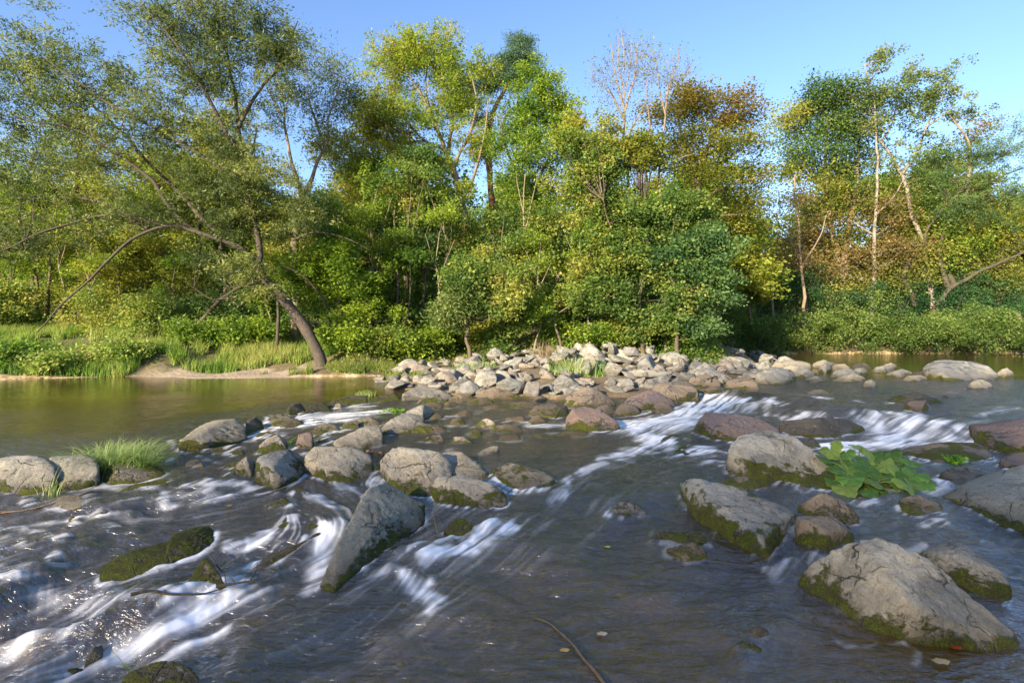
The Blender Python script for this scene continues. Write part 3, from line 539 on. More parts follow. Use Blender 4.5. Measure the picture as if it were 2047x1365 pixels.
# small stones breaking the surface between the boulders
ZN = [("in the left rapids below the grass tuft", [(60,1005),(205,1028),(262,1010),(310,1000),(335,1012),(420,1010),(455,1002),(150,1042),(230,1060)], 'dark', .6),
 ("along the lip of the left pool", [(335,925),(400,905),(545,872),(640,845),(560,842),(655,862),(735,850),(770,860)], 'pale', .4),
 ("along the front edge of the rock bar", [(880,796),(935,790),(985,796),(1030,786),(1075,795),(1140,800),(1210,826),(1255,826),(1290,805),(1235,788),(1175,760),(1005,776),(1120,778),(1285,765),(1325,822),(1420,785),(1440,748),(1480,742)], 'brown', .3),
 ("between the left boulders", [(450,880),(470,905),(560,920),(600,905),(480,935),(650,885),(430,900),(640,868),(575,850),(520,985),(600,985),(460,965)], 'brown', .6),
 ("between the purple slab and the domed boulder", [(1400,900),(1430,930),(1370,905),(1440,912),(1580,905),(1620,895),(1345,882)], 'purple', .5),
 ("off the right bank in the still water", [(1560,728),(1590,745),(1645,733),(1780,735),(1830,758),(2010,752),(1700,760),(1740,772),(1960,775)], 'pale', .2),
 ("in the bottom left rapids", [(110,1120),(180,1095),(40,1190),(330,1205),(470,1100),(560,1010),(150,1340)], 'dark', .9),
 ("in the middle basin", [(915,850),(880,905),(1075,845),(1015,862),(930,830),(1040,812),(1090,870),(990,815),(870,835),(900,812),(960,805),(1010,795),(1080,800),(860,815),(925,800),(1030,770),(1150,868),(1020,880),(950,872)], 'brown', .35),
 ("between the big double boulder and the pitted boulder", [(745,960),(760,940),(735,975),(752,995)], 'dark', .8),
 ("in the shallows right of the rock bar", [(1610,752),(1650,742),(1720,748),(1765,742),(1800,750),(1630,760),(1690,752),(1900,790),(1640,785)], 'grey', .3),
 ("round the feet of the right foreground boulders", [(1330,1068),(1450,1065),(1560,965),(1610,980),(1655,975),(1735,1005),(1870,1050),(1560,1130),(1630,1120)], 'brown', .7)]
for zone, pts, mt, ms in ZN:
    for k, (px, py) in enumerate(sorted(pts)):
        big_ = zone.startswith('along the front'); w = (22 if big_ else 16)+(px*7+py*3) % 24; h = (12 if big_ else 7)+(px*3+py*5) % 12; dd = .12 if py > 930 else .3
        hero(f"small low stone {zone}, {ORD[k]} from the left", mt, ms, [([(px-w, py+2), (px, py+5), (px+w*.9, py+1)], [(px-w*.6, py-h*.7, dd), (px+w*.1, py-h, dd*1.6), (px+w*.7, py-h*.5, dd)])], name='stone', cat='stone', group='small stones breaking the surface', sub=4)

# stones lying on the bed under the clear shallow water
SUB = [(1180,1160),(1090,1190),(1240,1230),(1330,1215),(1420,1170),(1490,1215),(1395,1290),(1290,1320),(1150,1330),(1020,1300),(1560,1290),(1480,1345),(1620,1340),(1710,1345),(1350,1350),(1050,1350),(930,1290),(1215,1130),(1440,1120),(1530,1180),(1140,1240),(1260,1180),(1850,1345),(1930,1340),(1370,1140),(1100,880),(1180,930),(1050,940),(1330,985),(1400,1010)]
rg = np.random.RandomState(8)
for k, (px, py) in enumerate(sorted(SUB)):
    q = water_at(px, py); s = rg.uniform(.10, .26)*(1 if py > 1050 else 1.5)
    o = obj('submerged_stone', PRE[rg.randint(len(PRE))], loc=(q[0], q[1], q[2]-.035-.55*s), cat='stone', group='stones under the shallow water', label=f"pale stone seen through the shallow water of the foreground, {ORD[k]} from the left")
    o.scale = (s*1.3, s*1.3, s*.8); o.rotation_euler = (rg.uniform(-.2, .2), rg.uniform(-.2, .2), rg.uniform(0, 6.3))
# streaks: noise smeared along the current (line integral convolution), evaluated on the surface
_gxs = np.linspace(-17, 17, 340); _gys = np.linspace(1.2, 22, 260); _g = np.meshgrid(_gxs, _gys)
_, _, _fx, _fy = wfield(_g[0], _g[1]); _n = np.sqrt(_fx**2+_fy**2)+1e-6; _fx /= _n; _fy /= _n
def flow(x, y):
    i = np.clip((x+17)/34*339, 0, 338.99); j = np.clip((y-1.2)/20.8*259, 0, 258.99); a = i.astype(int); b = j.astype(int); u = i-a; v = j-b
    g = lambda G: (G[b, a]*(1-u)+G[b, a+1]*u)*(1-v)+(G[b+1, a]*(1-u)+G[b+1, a+1]*u)*v
    return g(_fx), g(_fy)
def lic(x, y, freqs, L, n):
    out = [0.0]*len(freqs); tot = 0
    for sgn in (1, -1):
        cx, cy = x.copy(), y.copy()
        for k in range(n):
            w = .5*(1+math.cos(math.pi*k/n)); w = w*(.5 if k == 0 else 1); tot += w
            for q, fr in enumerate(freqs): out[q] = out[q]+w*vn2(cx*fr+q*31, cy*fr)
            a, b = flow(cx, cy); cx = cx+sgn*L/n*a; cy = cy+sgn*L/n*b
    return [o/tot*math.sqrt(n)*.75 for o in out]
l1, l2 = lic(X_, Y_, (7.0, 17.0), .62, 20)
_nf = int(np.searchsorted(yw, 10.5)); l3 = l2.copy(); l3[:_nf] = lic(X_[:_nf], Y_[:_nf], (36.0,), .36, 22)[0]
l1, l2, l3 = [a/(a.std()+1e-9)*.33 for a in (l1, l2, l3)]
chop = fbm2(X_*6, Y_*6, 3); big = fbm2(X_*1.7+5, Y_*1.7, 3)
far = sstep(16, 9, Y_)
humps = stroke_field(X_, Y_, [([(1440,780),(1520,790),(1620,800)],12,.07),([(1540,812),(1480,815)],9,.06),([(1640,815),(1740,825)],10,.07),([(1800,812),(1880,822)],9,.05),([(1560,865),(1500,850)],8,.05),
                              ([(1100,990),(1140,975)],9,.03),([(780,1135),(860,1160)],14,.03),([(700,1120),(900,1080)],12,.025),([(300,1215),(450,1165)],16,.05),([(0,1290),(200,1240)],16,.05),([(950,1060),(1010,1040)],9,.035)])
nearf = sstep(9, 4, Y_)
stk = np.clip(.5+.55*l1+.65*l2+.5*l3, 0, 1.4)
foam_raw = foamf*(.15+1.0*stk)
veil = np.clip(.45*l1+.75*l2+1.0*l3+.35*big-.14, 0, 1)*sstep(.28, 1.0, tb)*.14*sstep(14, 8, Y_)
spark = np.clip((l2*.6+l3*.9+.5*chop-.75), 0, 1)*tb**2*.55*sstep(14, 8, Y_)
# thin broken line of foam and lifted water where the current meets a stone
cp = np.vstack(CONTACT); ci = (cp[:, 0]/(cp[:, 1]+.5)+1.25)/2.5*(NC-1); cj = np.log(np.maximum(cp[:, 1], 1.6)/1.6)/math.log(45/1.6)*(NR-1)
ok = (ci > 3) & (ci < NC-4) & (cj > 3) & (cj < NR-4); mk = np.zeros((NR, NC)); np.add.at(mk, (cj[ok].astype(int), ci[ok].astype(int)), 1.0); mk = np.minimum(mk, 1)
for _ in range(3): mk = (mk+np.roll(mk, 1, 0)+np.roll(mk, -1, 0)+np.roll(mk, 1, 1)+np.roll(mk, -1, 1)+np.roll(mk, 2, 1)+np.roll(mk, -2, 1))/5.2
ring = np.clip(mk, 0, 1)*np.clip(.15+.9*l3+.8*chop+.5*l2, 0, 1)*sstep(.15, .8, tb)*sstep(15, 8, Y_)
leftf = sstep(-.4, -1.0, X_/Y_*1.6)  # choppier towards the left bank side
foam = np.clip(np.clip(foam_raw, 0, 1.1)*.95-.06, 0, 1)+spark*(.2+.35*sstep(0, -2, X_))+veil+.75*ring
foam = np.clip(foam, 0, 1)
rip = (1.3*fbm2(X_*3.6+.8*fbm2(X_*2, Y_*2, 2), Y_*5.2, 2)+.3*np.abs(fbm2(X_*9+chop*.5, Y_*12, 2)))*sstep(.08, .25, tb)*sstep(8, 4.5, Y_)
WZ = wz+humps+.012*rip+tb*(.016*l1+.006*l2+.0022*l3)*(.5+.5*nearf)+tb*.010*chop*(.4+.6*far)+tb*.018*big+.018*np.clip(foamf, 0, 1)*l2+.006*mk*sstep(.1, .5, tb)
wme = mesh_np('river_water', np.stack([X_, Y_, WZ], -1).reshape(-1, 3), gridfaces(NR, NC), {'foam': foam.ravel(), 'turb': tb.ravel(), 'streak': (l2+.6*l3).ravel()})
def water_mat():
    t = NT('river_water'); p = t.pos(); fo = t.attr('foam'); tu = t.attr('turb'); st = t.attr('streak')
    mp = t.n("Mapping", ins={'Vector': p, 'Scale': (1, 2.2, 1)})
    r1 = t.noise(mp.outputs[0], 5.5, 3, .5, .6); r2 = t.noise(mp.outputs[0], 17, 3, .55, .8); r3 = t.noise(p, 45, 2, .5, .3)
    hh = t.math('ADD', t.math('MULTIPLY', r1, .8), t.math('ADD', t.math('MULTIPLY', r2, .2), t.math('MULTIPLY', r3, .02)))
    nr = t.bump(hh, t.mapr(tu, .05, .3, .07, .9), .085)
    fr = t.n("Fresnel", ins={'IOR': 1.54, 'Normal': nr})
    gl = t.n("BsdfGlossy", ins={'Color': (1, 1, 1), 'Roughness': t.mapr(tu, 0, .3, .05, .17), 'Normal': nr})
    tr = t.n("BsdfTransparent", ins={'Color': (.86, .72, .46)})
    df = t.n("BsdfDiffuse", ins={'Color': t.mix(t.mapr(tu, .14, .34), (.26, .15, .025), (.13, .10, .062))})
    body = t.n("MixShader", ins={0: t.mapr(tu, .1, 1, .22, .42), 1: tr.outputs[0], 2: df.outputs[0]})
    frc = t.math('ADD', t.math('MULTIPLY', fr.outputs[0], 1.1), t.mapr(tu, .10, .25, 0, .075), True)
    wat = t.n("MixShader", ins={0: frc, 1: body.outputs[0], 2: gl.outputs[0]})
    fd = t.n("BsdfPrincipled", ins={'Base Color': (.95, .95, .95), 'Roughness': .55, 'Normal': t.bump(st, .4, .01)})
    mx = t.n("MixShader", ins={0: t.math('MULTIPLY', fo, .92, True), 1: wat.outputs[0], 2: fd.outputs[0]})
    return t.done(mx.outputs[0])
water = obj('river_water', wme, water_mat(), kind='structure')

# ------------------------------------------------------------------ vegetation builders
def catmull(pts, n=6):
    pts = np.asarray(pts, float)
    if len(pts) < 3: return np.array([pts[0]+(pts[-1]-pts[0])*t for t in np.linspace(0, 1, n+1)])
    q = np.vstack([2*pts[0]-pts[1], pts, 2*pts[-1]-pts[-2]]); out = []
    for i in range(1, len(q)-2):
        for t in np.linspace(0, 1, n, endpoint=False):
            out.append(.5*((2*q[i])+(-q[i-1]+q[i+1])*t+(2*q[i-1]-5*q[i]+4*q[i+1]-q[i+2])*t*t+(-q[i-1]+3*q[i]-3*q[i+1]+q[i+2])*t**3))
    out.append(pts[-1]); return np.array(out)
def tube(path, rad, sides=7):
    path = np.asarray(path); n = len(path); T = np.gradient(path, axis=0); T /= np.linalg.norm(T, axis=1)[:, None]+1e-9
    ref = np.array([0, 1, 0.01]); A = np.cross(T, ref); A /= np.linalg.norm(A, axis=1)[:, None]+1e-9; B = np.cross(T, A)
    an = np.linspace(0, 2*math.pi, sides, endpoint=False)
    V = path[:, None]+np.asarray(rad)[:, None, None]*(np.cos(an)[None, :, None]*A[:, None]+np.sin(an)[None, :, None]*B[:, None])
    i = np.arange(n*sides).reshape(n, sides); j = np.roll(i, -1, 1)
    return V.reshape(-1, 3), np.stack([i[:-1], j[:-1], j[1:], i[1:]], -1).reshape(-1, 4)
class Buf:
    def __init__(s): s.V = []; s.F = []; s.C = []; s.n = 0
    def add(s, V, F, C=None):
        s.V.append(V); s.F.append(F+s.n); s.n += len(V)
        if C is not None: s.C.append(C)
    def mesh(s, name):
        if not s.V: return None
        return mesh_np(name, np.vstack(s.V), np.vstack(s.F), cols={'tint': np.vstack(s.C)} if s.C else None)
def twigs(buf, A, B, rg, r0=.014, r1=.004, bend=.25, rings=4):
    n = len(A)
    if n == 0: return
    t = np.linspace(0, 1, rings)[None, :, None]; L = np.linalg.norm(B-A, axis=1)[:, None]
    mid = (A+B)/2+rg.normal(size=(n, 3))*L*.08-np.array([0, 0, -1])*L*-bend*.5*np.array([0, 0, 1])
    Pq = (1-t)**2*A[:, None]+2*t*(1-t)*mid[:, None]+t*t*B[:, None]
    r = (r0*(1-t)+r1*t)
    r = r*np.clip(L/1.5, .4, 2.0)[:, None]
    offs = np.array([[1, 0, 0], [-.5, .3, .8], [-.5, -.3, -.8]])
    V = Pq[:, :, None, :]+r[..., None]*offs[None, None]
    i = np.arange(n*rings*3).reshape(n, rings, 3); j = np.roll(i, -1, 2)
    buf.add(V.reshape(-1, 3), np.stack([i[:, :-1], j[:, :-1], j[:, 1:], i[:, 1:]], -1).reshape(-1, 4))
def leaves(buf, cen, m, spread, L, W, pal, rg, flatten=.5, axis=None, jit=.25, ctint=None):
    """m leaves round each centre; pal = list of colours; flatten = how far the leaf faces turn up"""
    n = len(cen)
    if n == 0: return
    pos = np.repeat(cen, m, 0)+np.clip(rg.normal(size=(n*m, 3)), -1.7, 1.7)*np.asarray(spread)
    if axis is not None:
        u = rg.uniform(-1, 1, (n*m, 1)); pos = pos+np.repeat(axis, m, 0)*u
    k = len(pos); N = rg.normal(size=(k, 3)); N[:, 2] = np.abs(N[:, 2])+flatten; N /= np.linalg.norm(N, axis=1)[:, None]
    a = rg.normal(size=(k, 3))
    if axis is not None: a = a*.6+np.repeat(axis/(np.linalg.norm(axis, axis=1)[:, None]+1e-6), m, 0)
    a = a-(a*N).sum(1)[:, None]*N; a /= np.linalg.norm(a, axis=1)[:, None]+1e-9; b = np.cross(N, a)
    s = rg.uniform(.45, 1.4, (k, 1)); a = a*L*s*.5; b = b*W*s*.5
    V = np.stack([pos-a, pos+b*1.0-a*.1, pos+a, pos-b-a*.1], 1).reshape(-1, 3)
    pal = np.asarray(pal, float); 
    if ctint is None: ctint = rg.uniform(0, 1, n)
    ct = np.repeat(np.clip(ctint, 0, .999), m)*(len(pal)-1)+rg.normal(size=k)*jit; ct = np.clip(ct, 0, len(pal)-1.001); q = ct.astype(int); f = (ct-q)[:, None]
    c = pal[q]*(1-f)+pal[q+1]*f; c = c*rg.uniform(.8, 1.2, (k, 1))
    buf.add(V, np.arange(k*4).reshape(-1, 4), np.repeat(c, 4, 0))
PAL = {
 'ash': [(.065,.10,.016),(.105,.145,.020),(.145,.17,.024),(.16,.155,.03)],
 'green': [(.045,.085,.015),(.085,.13,.018),(.14,.18,.022)],
 'mid': [(.04,.075,.018),(.075,.115,.025),(.12,.15,.03),(.18,.17,.04)],
 'dark': [(.03,.058,.018),(.048,.085,.024),(.08,.12,.028)],
 'blue': [(.028,.060,.022),(.048,.09,.030),(.08,.125,.038)],
 'willow': [(.035,.055,.016),(.07,.095,.026),(.14,.155,.04)],
 'orange': [(.10,.085,.02),(.19,.13,.025),(.28,.15,.03),(.30,.12,.025)],
 'olive': [(.06,.075,.015),(.11,.125,.02),(.16,.155,.025)],
 'pine': [(.025,.05,.028),(.05,.085,.045)],
 'poplar': [(.05,.075,.022),(.09,.12,.035),(.14,.15,.05)],
 'yellow': [(.12,.15,.03),(.19,.21,.045),(.26,.25,.06)],
 'rust': [(.17,.14,.045),(.27,.19,.07),(.22,.20,.06)],
 'herb': [(.045,.08,.018),(.075,.12,.026),(.13,.17,.04)],
 'herbdark': [(.02,.055,.02),(.035,.09,.03),(.06,.11,.04)],
 'grass': [(.06,.12,.02),(.11,.19,.03),(.18,.25,.05),(.27,.27,.09)],
}
for _k in list(PAL): PAL[_k] = [tuple(min(c*({'yellow': 1.0, 'rust': .85, 'grass': 1.15, 'orange': 1.1, 'willow': 1.35, 'herb': 1.5, 'herbdark': 1.35}.get(_k, 1.75)), .5) for c in q) for q in PAL[_k]]
PAL['orange'] = [(.13,.13,.03),(.19,.165,.035),(.26,.19,.05),(.28,.17,.05)]
def tree_mesh(stems, blobs, st, seed, origin):
    """stems: list of (Nx3 path, r0, r1); blobs: list of (centre, radii, clumps, palette or None)"""
    rg = np.random.RandomState(seed); tb_, lb = Buf(), Buf(); S = []
    for path, r0, r1 in stems:
        L = np.linalg.norm(np.diff(path, axis=0), axis=1).sum()
        pp = path+np.stack([vn3(path*1.3+seed), vn3(path*1.3+seed+9), path[:, 0]*0], -1)*min(.06*L, .10)
        rad = np.linspace(0, 1, len(pp)); rad = r0+(r1-r0)*rad**.8; rad = rad*(1+.12*vn3(pp*3)); 
        V, Fq = tube(pp-origin, rad, 8 if r0 > .05 else 5); tb_.add(V, Fq); S.append(np.hstack([pp, rad[:, None]]))
    S = np.vstack(S)
    hole = st.get('hole', .15); fr = st.get('hf', .9)
    for cen, rad, n, pal in blobs:
        n = int(n*st.get('mul', 1))
        cen = np.array(cen); rad = np.array(rad)
        ns = max(3, int(n/st.get('per', 6.5))); mr = float(rad.mean())
        u = rg.normal(size=(ns*2, 3)); u /= np.linalg.norm(u, axis=1)[:, None]; r = rg.uniform(0, 1, (ns*2, 1))**(1/st.get('shell', 2.2))
        sc_ = cen+u*r*rad*(1.0+.42*vn3(u*1.9+seed+cen*.3)[:, None])
        kp = vn3(sc_*fr+seed*1.7) > -.55+hole*1.2; sc_ = sc_[kp][:ns]; u = u[kp][:ns]
        if len(sc_) == 0: continue
        D = np.linalg.norm(sc_[:, None, :]-S[None, ::2, :3], axis=2)+np.maximum(S[None, ::2, 2]-sc_[:, None, 2]+.2, 0)*1.5+S[None, ::2, 3]*4
        A0 = S[::2][D.argmin(1), :3]
        twigs(tb_, A0-origin, sc_-origin, rg, st.get('tr', .014)*1.5, .007, st.get('bend', .25), 5)
        ix = rg.randint(0, len(sc_), n); sp = st.get('sp', .30)*min(max(mr, .7), 1.6)
        c = sc_[ix]+np.clip(rg.normal(size=(n, 3)), -1.8, 1.8)*np.array([sp, sp, sp*.55])+np.array([0, 0, sp*.2]); A = sc_[ix]; uu_ = u[ix]
        twigs(tb_, A-origin, c-origin, rg, .007, .003, 0, 3)
        ct = .5+.55*vn3(c*.55+seed)+rg.uniform(-.3, .3, len(c))+.25*uu_[:, 2]+.35*rg.uniform(-1, 1, len(sc_))[ix]
        P_ = PAL[pal or st['pal']]
        ax = None
        if st.get('long'):
            d = (c-A); d /= np.linalg.norm(d, axis=1)[:, None]+1e-6; d[:, 2] -= st.get('droop', .0); ax = d*st['long']
        leaves(lb, c-origin, st.get('m', 50), np.array([1, 1, .75])*st.get('cr', .3), st['L'], st['W'], P_, rg, st.get('flat', .5), ax, ctint=ct)
    return tb_, lb
def plant_tree(name, label, Y, stems, blobs, bark='bark', group=None, cat='tree', dy=0, dj=.35, **st):
    """stems in picture px: ([(x,y)...], r0 px, r1 px[, depth slope]); blobs: (x, y, rx, ry, clumps[, palette[, ddepth]])"""
    seed = (abs(hash(label)) if False else sum(ord(ch)*(i+3) for i, ch in enumerate(label))) % 9973
    rg = np.random.RandomState(seed); SS = []; first = True
    for s in stems:
        pts, r0, r1 = s[0], s[1], s[2]; sl = s[3] if len(s) > 3 else (0 if first else rg.uniform(-1, 1)*dj)
        w = []; acc = 0; prev = None
        for k, (x, y) in enumerate(pts):
            q = P(x, y, Y)
            if prev is not None: acc += np.linalg.norm(q-prev)
            prev = q; w.append(P(x, y, Y+sl*acc))
        w = np.array(w)
        if first:                                           # run the butt of the trunk down into the ground
            g = float(Hg(w[0:1, 0], w[0:1, 1])[0]); d = w[0]-w[1]; d /= np.linalg.norm(d)
            foot = w[0].copy(); foot[2] = min(foot[2], g)-.25; w = np.vstack([foot+d*[.2, .2, 0], w]); origin = np.array([foot[0], foot[1], min(w[1][2], g)]); base_z = origin[2]
        SS.append((catmull(w, 6), r0/F*Y, r1/F*Y)); first = False
    BB = []
    for b in blobs:
        x, y, rx, ry, n = b[:5]; pal = b[5] if len(b) > 5 else None; dd = b[6] if len(b) > 6 else rg.uniform(-.3, .3)
        k = Y/F; BB.append((P(x, y, Y+dd), (rx*k, max(.55*(rx+ry)*k*.75, .5), ry*k), n, pal))
    tbuf, lbuf = tree_mesh(SS, BB, st, seed, origin)
    root = obj(name, None, label=label, cat=cat, group=group, loc=origin)
    obj('trunk', tbuf.mesh('trunk'), M[bark], parent=root)
    lm = lbuf.mesh('crown')
    if lm: obj('crown', lm, M['leaf'], parent=root)
    return root
WIL = dict(pal='willow', L=.125, W=.030, m=52, cr=.10, long=.36, droop=.15, hole=.15, hf=.8, flat=.1, tr=.010, shell=1.6, bend=.1, sp=.34)
BRD = dict(pal='mid', L=.10, W=.07, m=56, cr=.16, hole=.27, shell=1.8, sp=.36, mul=1.12, per=6)
ASH = dict(pal='ash', L=.115, W=.055, m=50, cr=.16, hole=.22, shell=1.8, sp=.36, mul=1.12, per=6)

# --- the leaning willow on the left bank
plant_tree('willow_tree', "huge leaning willow on the left bank, its mossy trunk arching over the pool", 17.5, [
 ([(636,716),(612,662),(575,610),(535,560),(515,525)],13,9),
 ([(518,530),(470,492),(400,466),(335,452),(270,475),(215,525),(160,575),(110,625),(72,665)],5,1,-.25),
 ([(518,525),(512,440),(495,380),(485,300),(470,200),(457,110),(452,30),(458,-40)],6.5,1.5,.1),
 ([(470,492),(447,480),(387,415),(299,324),(218,240),(158,186),(110,130)],6,1.2,.2),
 ([(400,466),(366,445),(327,395),(299,355),(246,317),(151,260),(63,243),(-40,222)],6,1,-.15),
 ([(151,260),(70,207),(18,123),(-20,60)],3.5,.8,0),
 ([(512,440),(482,362),(430,330),(390,302),(316,257),(225,211),(140,151),(80,110)],5.5,1,-.1),
 ([(485,300),(457,274),(415,197),(373,116),(337,70),(281,10)],5.5,1,-.2),
 ([(478,253),(506,197),(549,141),(577,91),(598,40)],4,1,.2),
 ([(335,452),(230,430),(130,450),(30,490),(-60,530)],4,.8,-.3),
 ([(300,458),(180,400),(80,400),(-30,430)],3.5,.8,.3),
 ([(535,560),(480,575),(430,600),(380,570)],5,.8,-.4),
 ([(590,480),(640,465),(700,480),(740,500)],3,.6,.2),
 ],[
 (430,60,110,90,210),(520,60,85,80,120),(340,60,90,70,100),(420,160,130,80,170),(560,130,60,90,60),(60,130,90,110,130),(170,170,110,80,150),(290,240,130,80,160),(110,240,140,80,150),
 (40,320,110,90,110),(200,330,120,70,100),(450,290,80,70,110),(500,370,90,60,120),(430,380,110,60,80),(120,440,170,70,130),(290,430,130,60,90),(470,440,90,50,80),(0,480,120,60,60),(540,430,70,70,60),
 (470,560,70,40,50,None,-.8),(440,520,60,50,50),(620,420,60,80,60),(30,20,50,60,20)], bark='bark_dark', **WIL)
# --- slender Y shaped tree right of it
plant_tree('forked_tree', "slender forked tree with bare pale fork, between the leaning willow and the forest", 21, [
 ([(592,700),(588,600),(590,500),(597,440),(603,392)],9,7),([(603,395),(588,340),(575,280),(566,210),(548,130)],5.5,1,.1),([(603,395),(625,350),(648,295),(664,215),(688,150)],5.5,1,-.1),
 ([(566,230),(545,200),(530,170)],2.5,.7),([(648,295),(620,200),(615,140)],3,.8)],
 [(600,160,60,110,110),(660,210,50,90,110),(560,150,45,80,60),(640,300,50,60,50),(690,180,30,60,35),(555,260,30,50,22)], bark='bark_pale', **dict(WIL, m=42, W=.03, cr=.2, pal='willow'))
plant_tree('tall_tree', "bright yellow green tree seen through the left end of the willow crown", 24, [([(160,690),(158,560),(150,400),(158,280),(160,200)],7,2),([(150,400),(110,330),(80,260)],3,1),([(155,330),(220,280),(250,240)],3,1)],
 [(150,330,90,110,130),(90,420,90,80,100),(220,400,80,90,100),(140,250,50,60,40)], **dict(ASH))
plant_tree('tall_tree', "yellow green tree at the far left edge with two thin trunks", 23, [([(80,690),(75,560),(72,440),(60,340)],4.5,1.5),([(100,690),(98,560),(100,430)],4,1.5)],
 [(40,360,80,90,110),(50,480,90,70,90),(-30,430,70,100,60),(110,520,80,60,70)], **dict(ASH))
plant_tree('golden_tree', "golden olive tree glowing behind the leaning willow", 27, [([(440,690),(440,560),(445,400),(440,280)],7,3),([(442,420),(400,330),(390,260)],4,1.5),([(444,400),(500,330),(510,260)],4,1.5)],
 [(430,270,100,95,170),(390,350,110,80,150),(470,360,90,90,140),(360,430,80,60,90)], **dict(BRD, pal='olive'))
plant_tree('golden_tree', "warm green bushy tree below the arch of the willow bough", 23, [([(300,700),(290,620),(280,540),(270,470)],5,2)],
 [(300,520,110,70,130),(240,590,90,60,100),(370,560,90,70,110),(210,500,80,70,70)], **dict(BRD, pal='olive'))
# --- the centre
plant_tree('ash_tree', "tallest yellow green tree left of the pine, with many upright bare limbs", 25, [
 ([(925,690),(935,560),(930,430),(905,340),(890,300)],8,6),([(890,300),(860,230),(830,170),(800,120)],4.5,1),([(895,320),(905,230),(900,150),(895,100)],4.5,1),([(905,340),(940,260),(950,180),(935,120)],4,1),
 ([(890,300),(850,280),(800,230),(775,190)],3.5,1),([(925,400),(960,320),(970,240),(975,200)],3.5,1),([(870,260),(850,180),(860,110)],3,1)],
 [(800,135,65,60,150),(870,115,70,48,160),(920,150,55,60,150),(780,200,60,60,110),(850,210,90,60,120),(930,220,60,60,110),(765,280,55,60,90),(960,290,40,70,90),(870,300,80,60,60),(735,240,35,70,60,'olive')], bark='bark_pale', **ASH)
plant_tree('ash_tree', "sparse brownish yellow tree left of the tallest yellow green tree", 24, [([(793,690),(790,560),(786,430),(782,320),(775,250)],5.5,2),([(786,400),(750,320),(735,250)],3,.8),([(786,360),(815,300),(820,240)],3,.8),([(740,690),(745,600),(735,500),(700,410),(690,350)],4.5,1.2,.1)],
 [(745,260,50,80,90,'olive'),(735,340,60,70,110),(800,340,50,60,80),(690,320,50,70,110,'olive'),(760,420,80,60,130),(670,420,70,70,140)], **ASH)
plant_tree('pine_tree', "pine with reddish trunk and blue green tufted top above the yellow green trees", 28, [
 ([(986,690),(985,520),(983,400),(978,300),(985,230),(1010,180),(1035,130),(1048,85)],9,2.5),([(985,400),(972,300),(972,225)],5,3,.15),([(1000,300),(1010,240),(1030,210)],4,1.5)],
 [(1047,90,20,24,55),(1030,120,32,20,60),(1050,130,18,28,40),(1005,135,24,16,35),(985,160,30,18,45),(1020,160,34,20,60),(970,175,20,14,25),(1060,150,10,20,14),(965,235,20,12,14)], bark='bark_pine', pal='pine', L=.17, W=.03, m=75, cr=.19, hole=.05, shell=1.8, flat=.1)
plant_tree('ash_tree', "bright green tree right of the pine, its narrow top leaning right", 23, [
 ([(1068,690),(1070,600),(1050,480),(1045,380),(1048,300),(1080,200),(1085,150)],6,1.2),([(1050,420),(1090,330),(1110,250)],4,1),([(1048,360),(1010,290),(1000,230)],3.5,1)],
 [(1082,160,28,40,60),(1060,215,60,45,130),(1115,240,40,55,110),(1040,270,55,50,80),(1100,320,50,60,80),(1030,350,50,60,70),(1070,400,70,60,100),(1140,300,25,40,22)], **dict(ASH, pal='green', L=.12, hole=.15))
plant_tree('broadleaf_tree', "dark green tree filling the middle of the forest edge under the yellow green tops", 21.5, [([(845,695),(848,600),(845,500),(835,400)],5,2),([(847,560),(880,480),(890,420)],3,1),([(846,540),(810,470),(800,400)],3,1)],
 [(835,330,45,40,70,'dark'),(830,410,75,60,120,'mid'),(890,440,60,60,80),(780,460,60,60,80),(850,500,80,50,80)], **dict(BRD, pal='dark'))
plant_tree('broadleaf_tree', "mid green tree with thin trunk left of the forest centre", 20.5, [([(797,692),(795,620),(796,520),(790,420)],4.5,1.5),([(795,560),(760,500),(720,470)],2.5,.8)],
 [(700,500,70,50,90),(780,520,60,50,70),(660,440,50,60,80),(740,570,70,40,60),(640,540,50,40,60)], **dict(BRD, pal='green'))
plant_tree('broadleaf_tree', "dark wide tree with crossing black limbs right of the willow trunk", 19, [([(655,700),(660,650),(675,600),(690,560)],4,2),([(660,650),(640,590),(600,550),(560,530)],3,1),([(745,690),(740,620),(700,570),(650,545)],4,1.2,.1)],
 [(620,550,70,35,90),(700,580,70,35,80),(660,520,70,40,70),(750,620,50,35,40)], bark='bark_dark', **dict(BRD, pal='green', flat=1.2))
plant_tree('broadleaf_tree', "leafy low tree with a twisted trunk at the bank above the rock bar", 18.5, [([(937,700),(932,680),(940,655),(930,630)],4.5,3),([(932,640),(910,620),(895,610)],2,.8)],
 [(930,600,45,30,70,'poplar'),(905,630,40,22,45,'poplar'),(960,560,70,50,110),(1000,600,50,40,60)], **dict(BRD, pal='mid', L=.1))
plant_tree('broadleaf_tree', "broad dull green tree behind the low twisted tree", 22, [([(1000,690),(1000,600),(990,500)],5,2),([(1095,690),(1090,600),(1080,520)],4,2)],
 [(960,480,70,50,110),(1030,510,70,60,120),(1090,470,60,60,100),(940,540,60,50,80),(1060,580,70,50,90)], **dict(BRD, pal='mid'))
plant_tree('broadleaf_tree', "small tree with curved thin trunk at the top of the rock bar", 19.5, [([(1118,680),(1112,650),(1105,620),(1110,600)],3,1.5),([(1108,630),(1150,605),(1200,600),(1240,585)],1.8,.8,-.2)],
 [(1080,620,50,30,60,'green'),(1150,590,60,35,70),(1200,560,50,40,60)], **dict(BRD, pal='mid'))
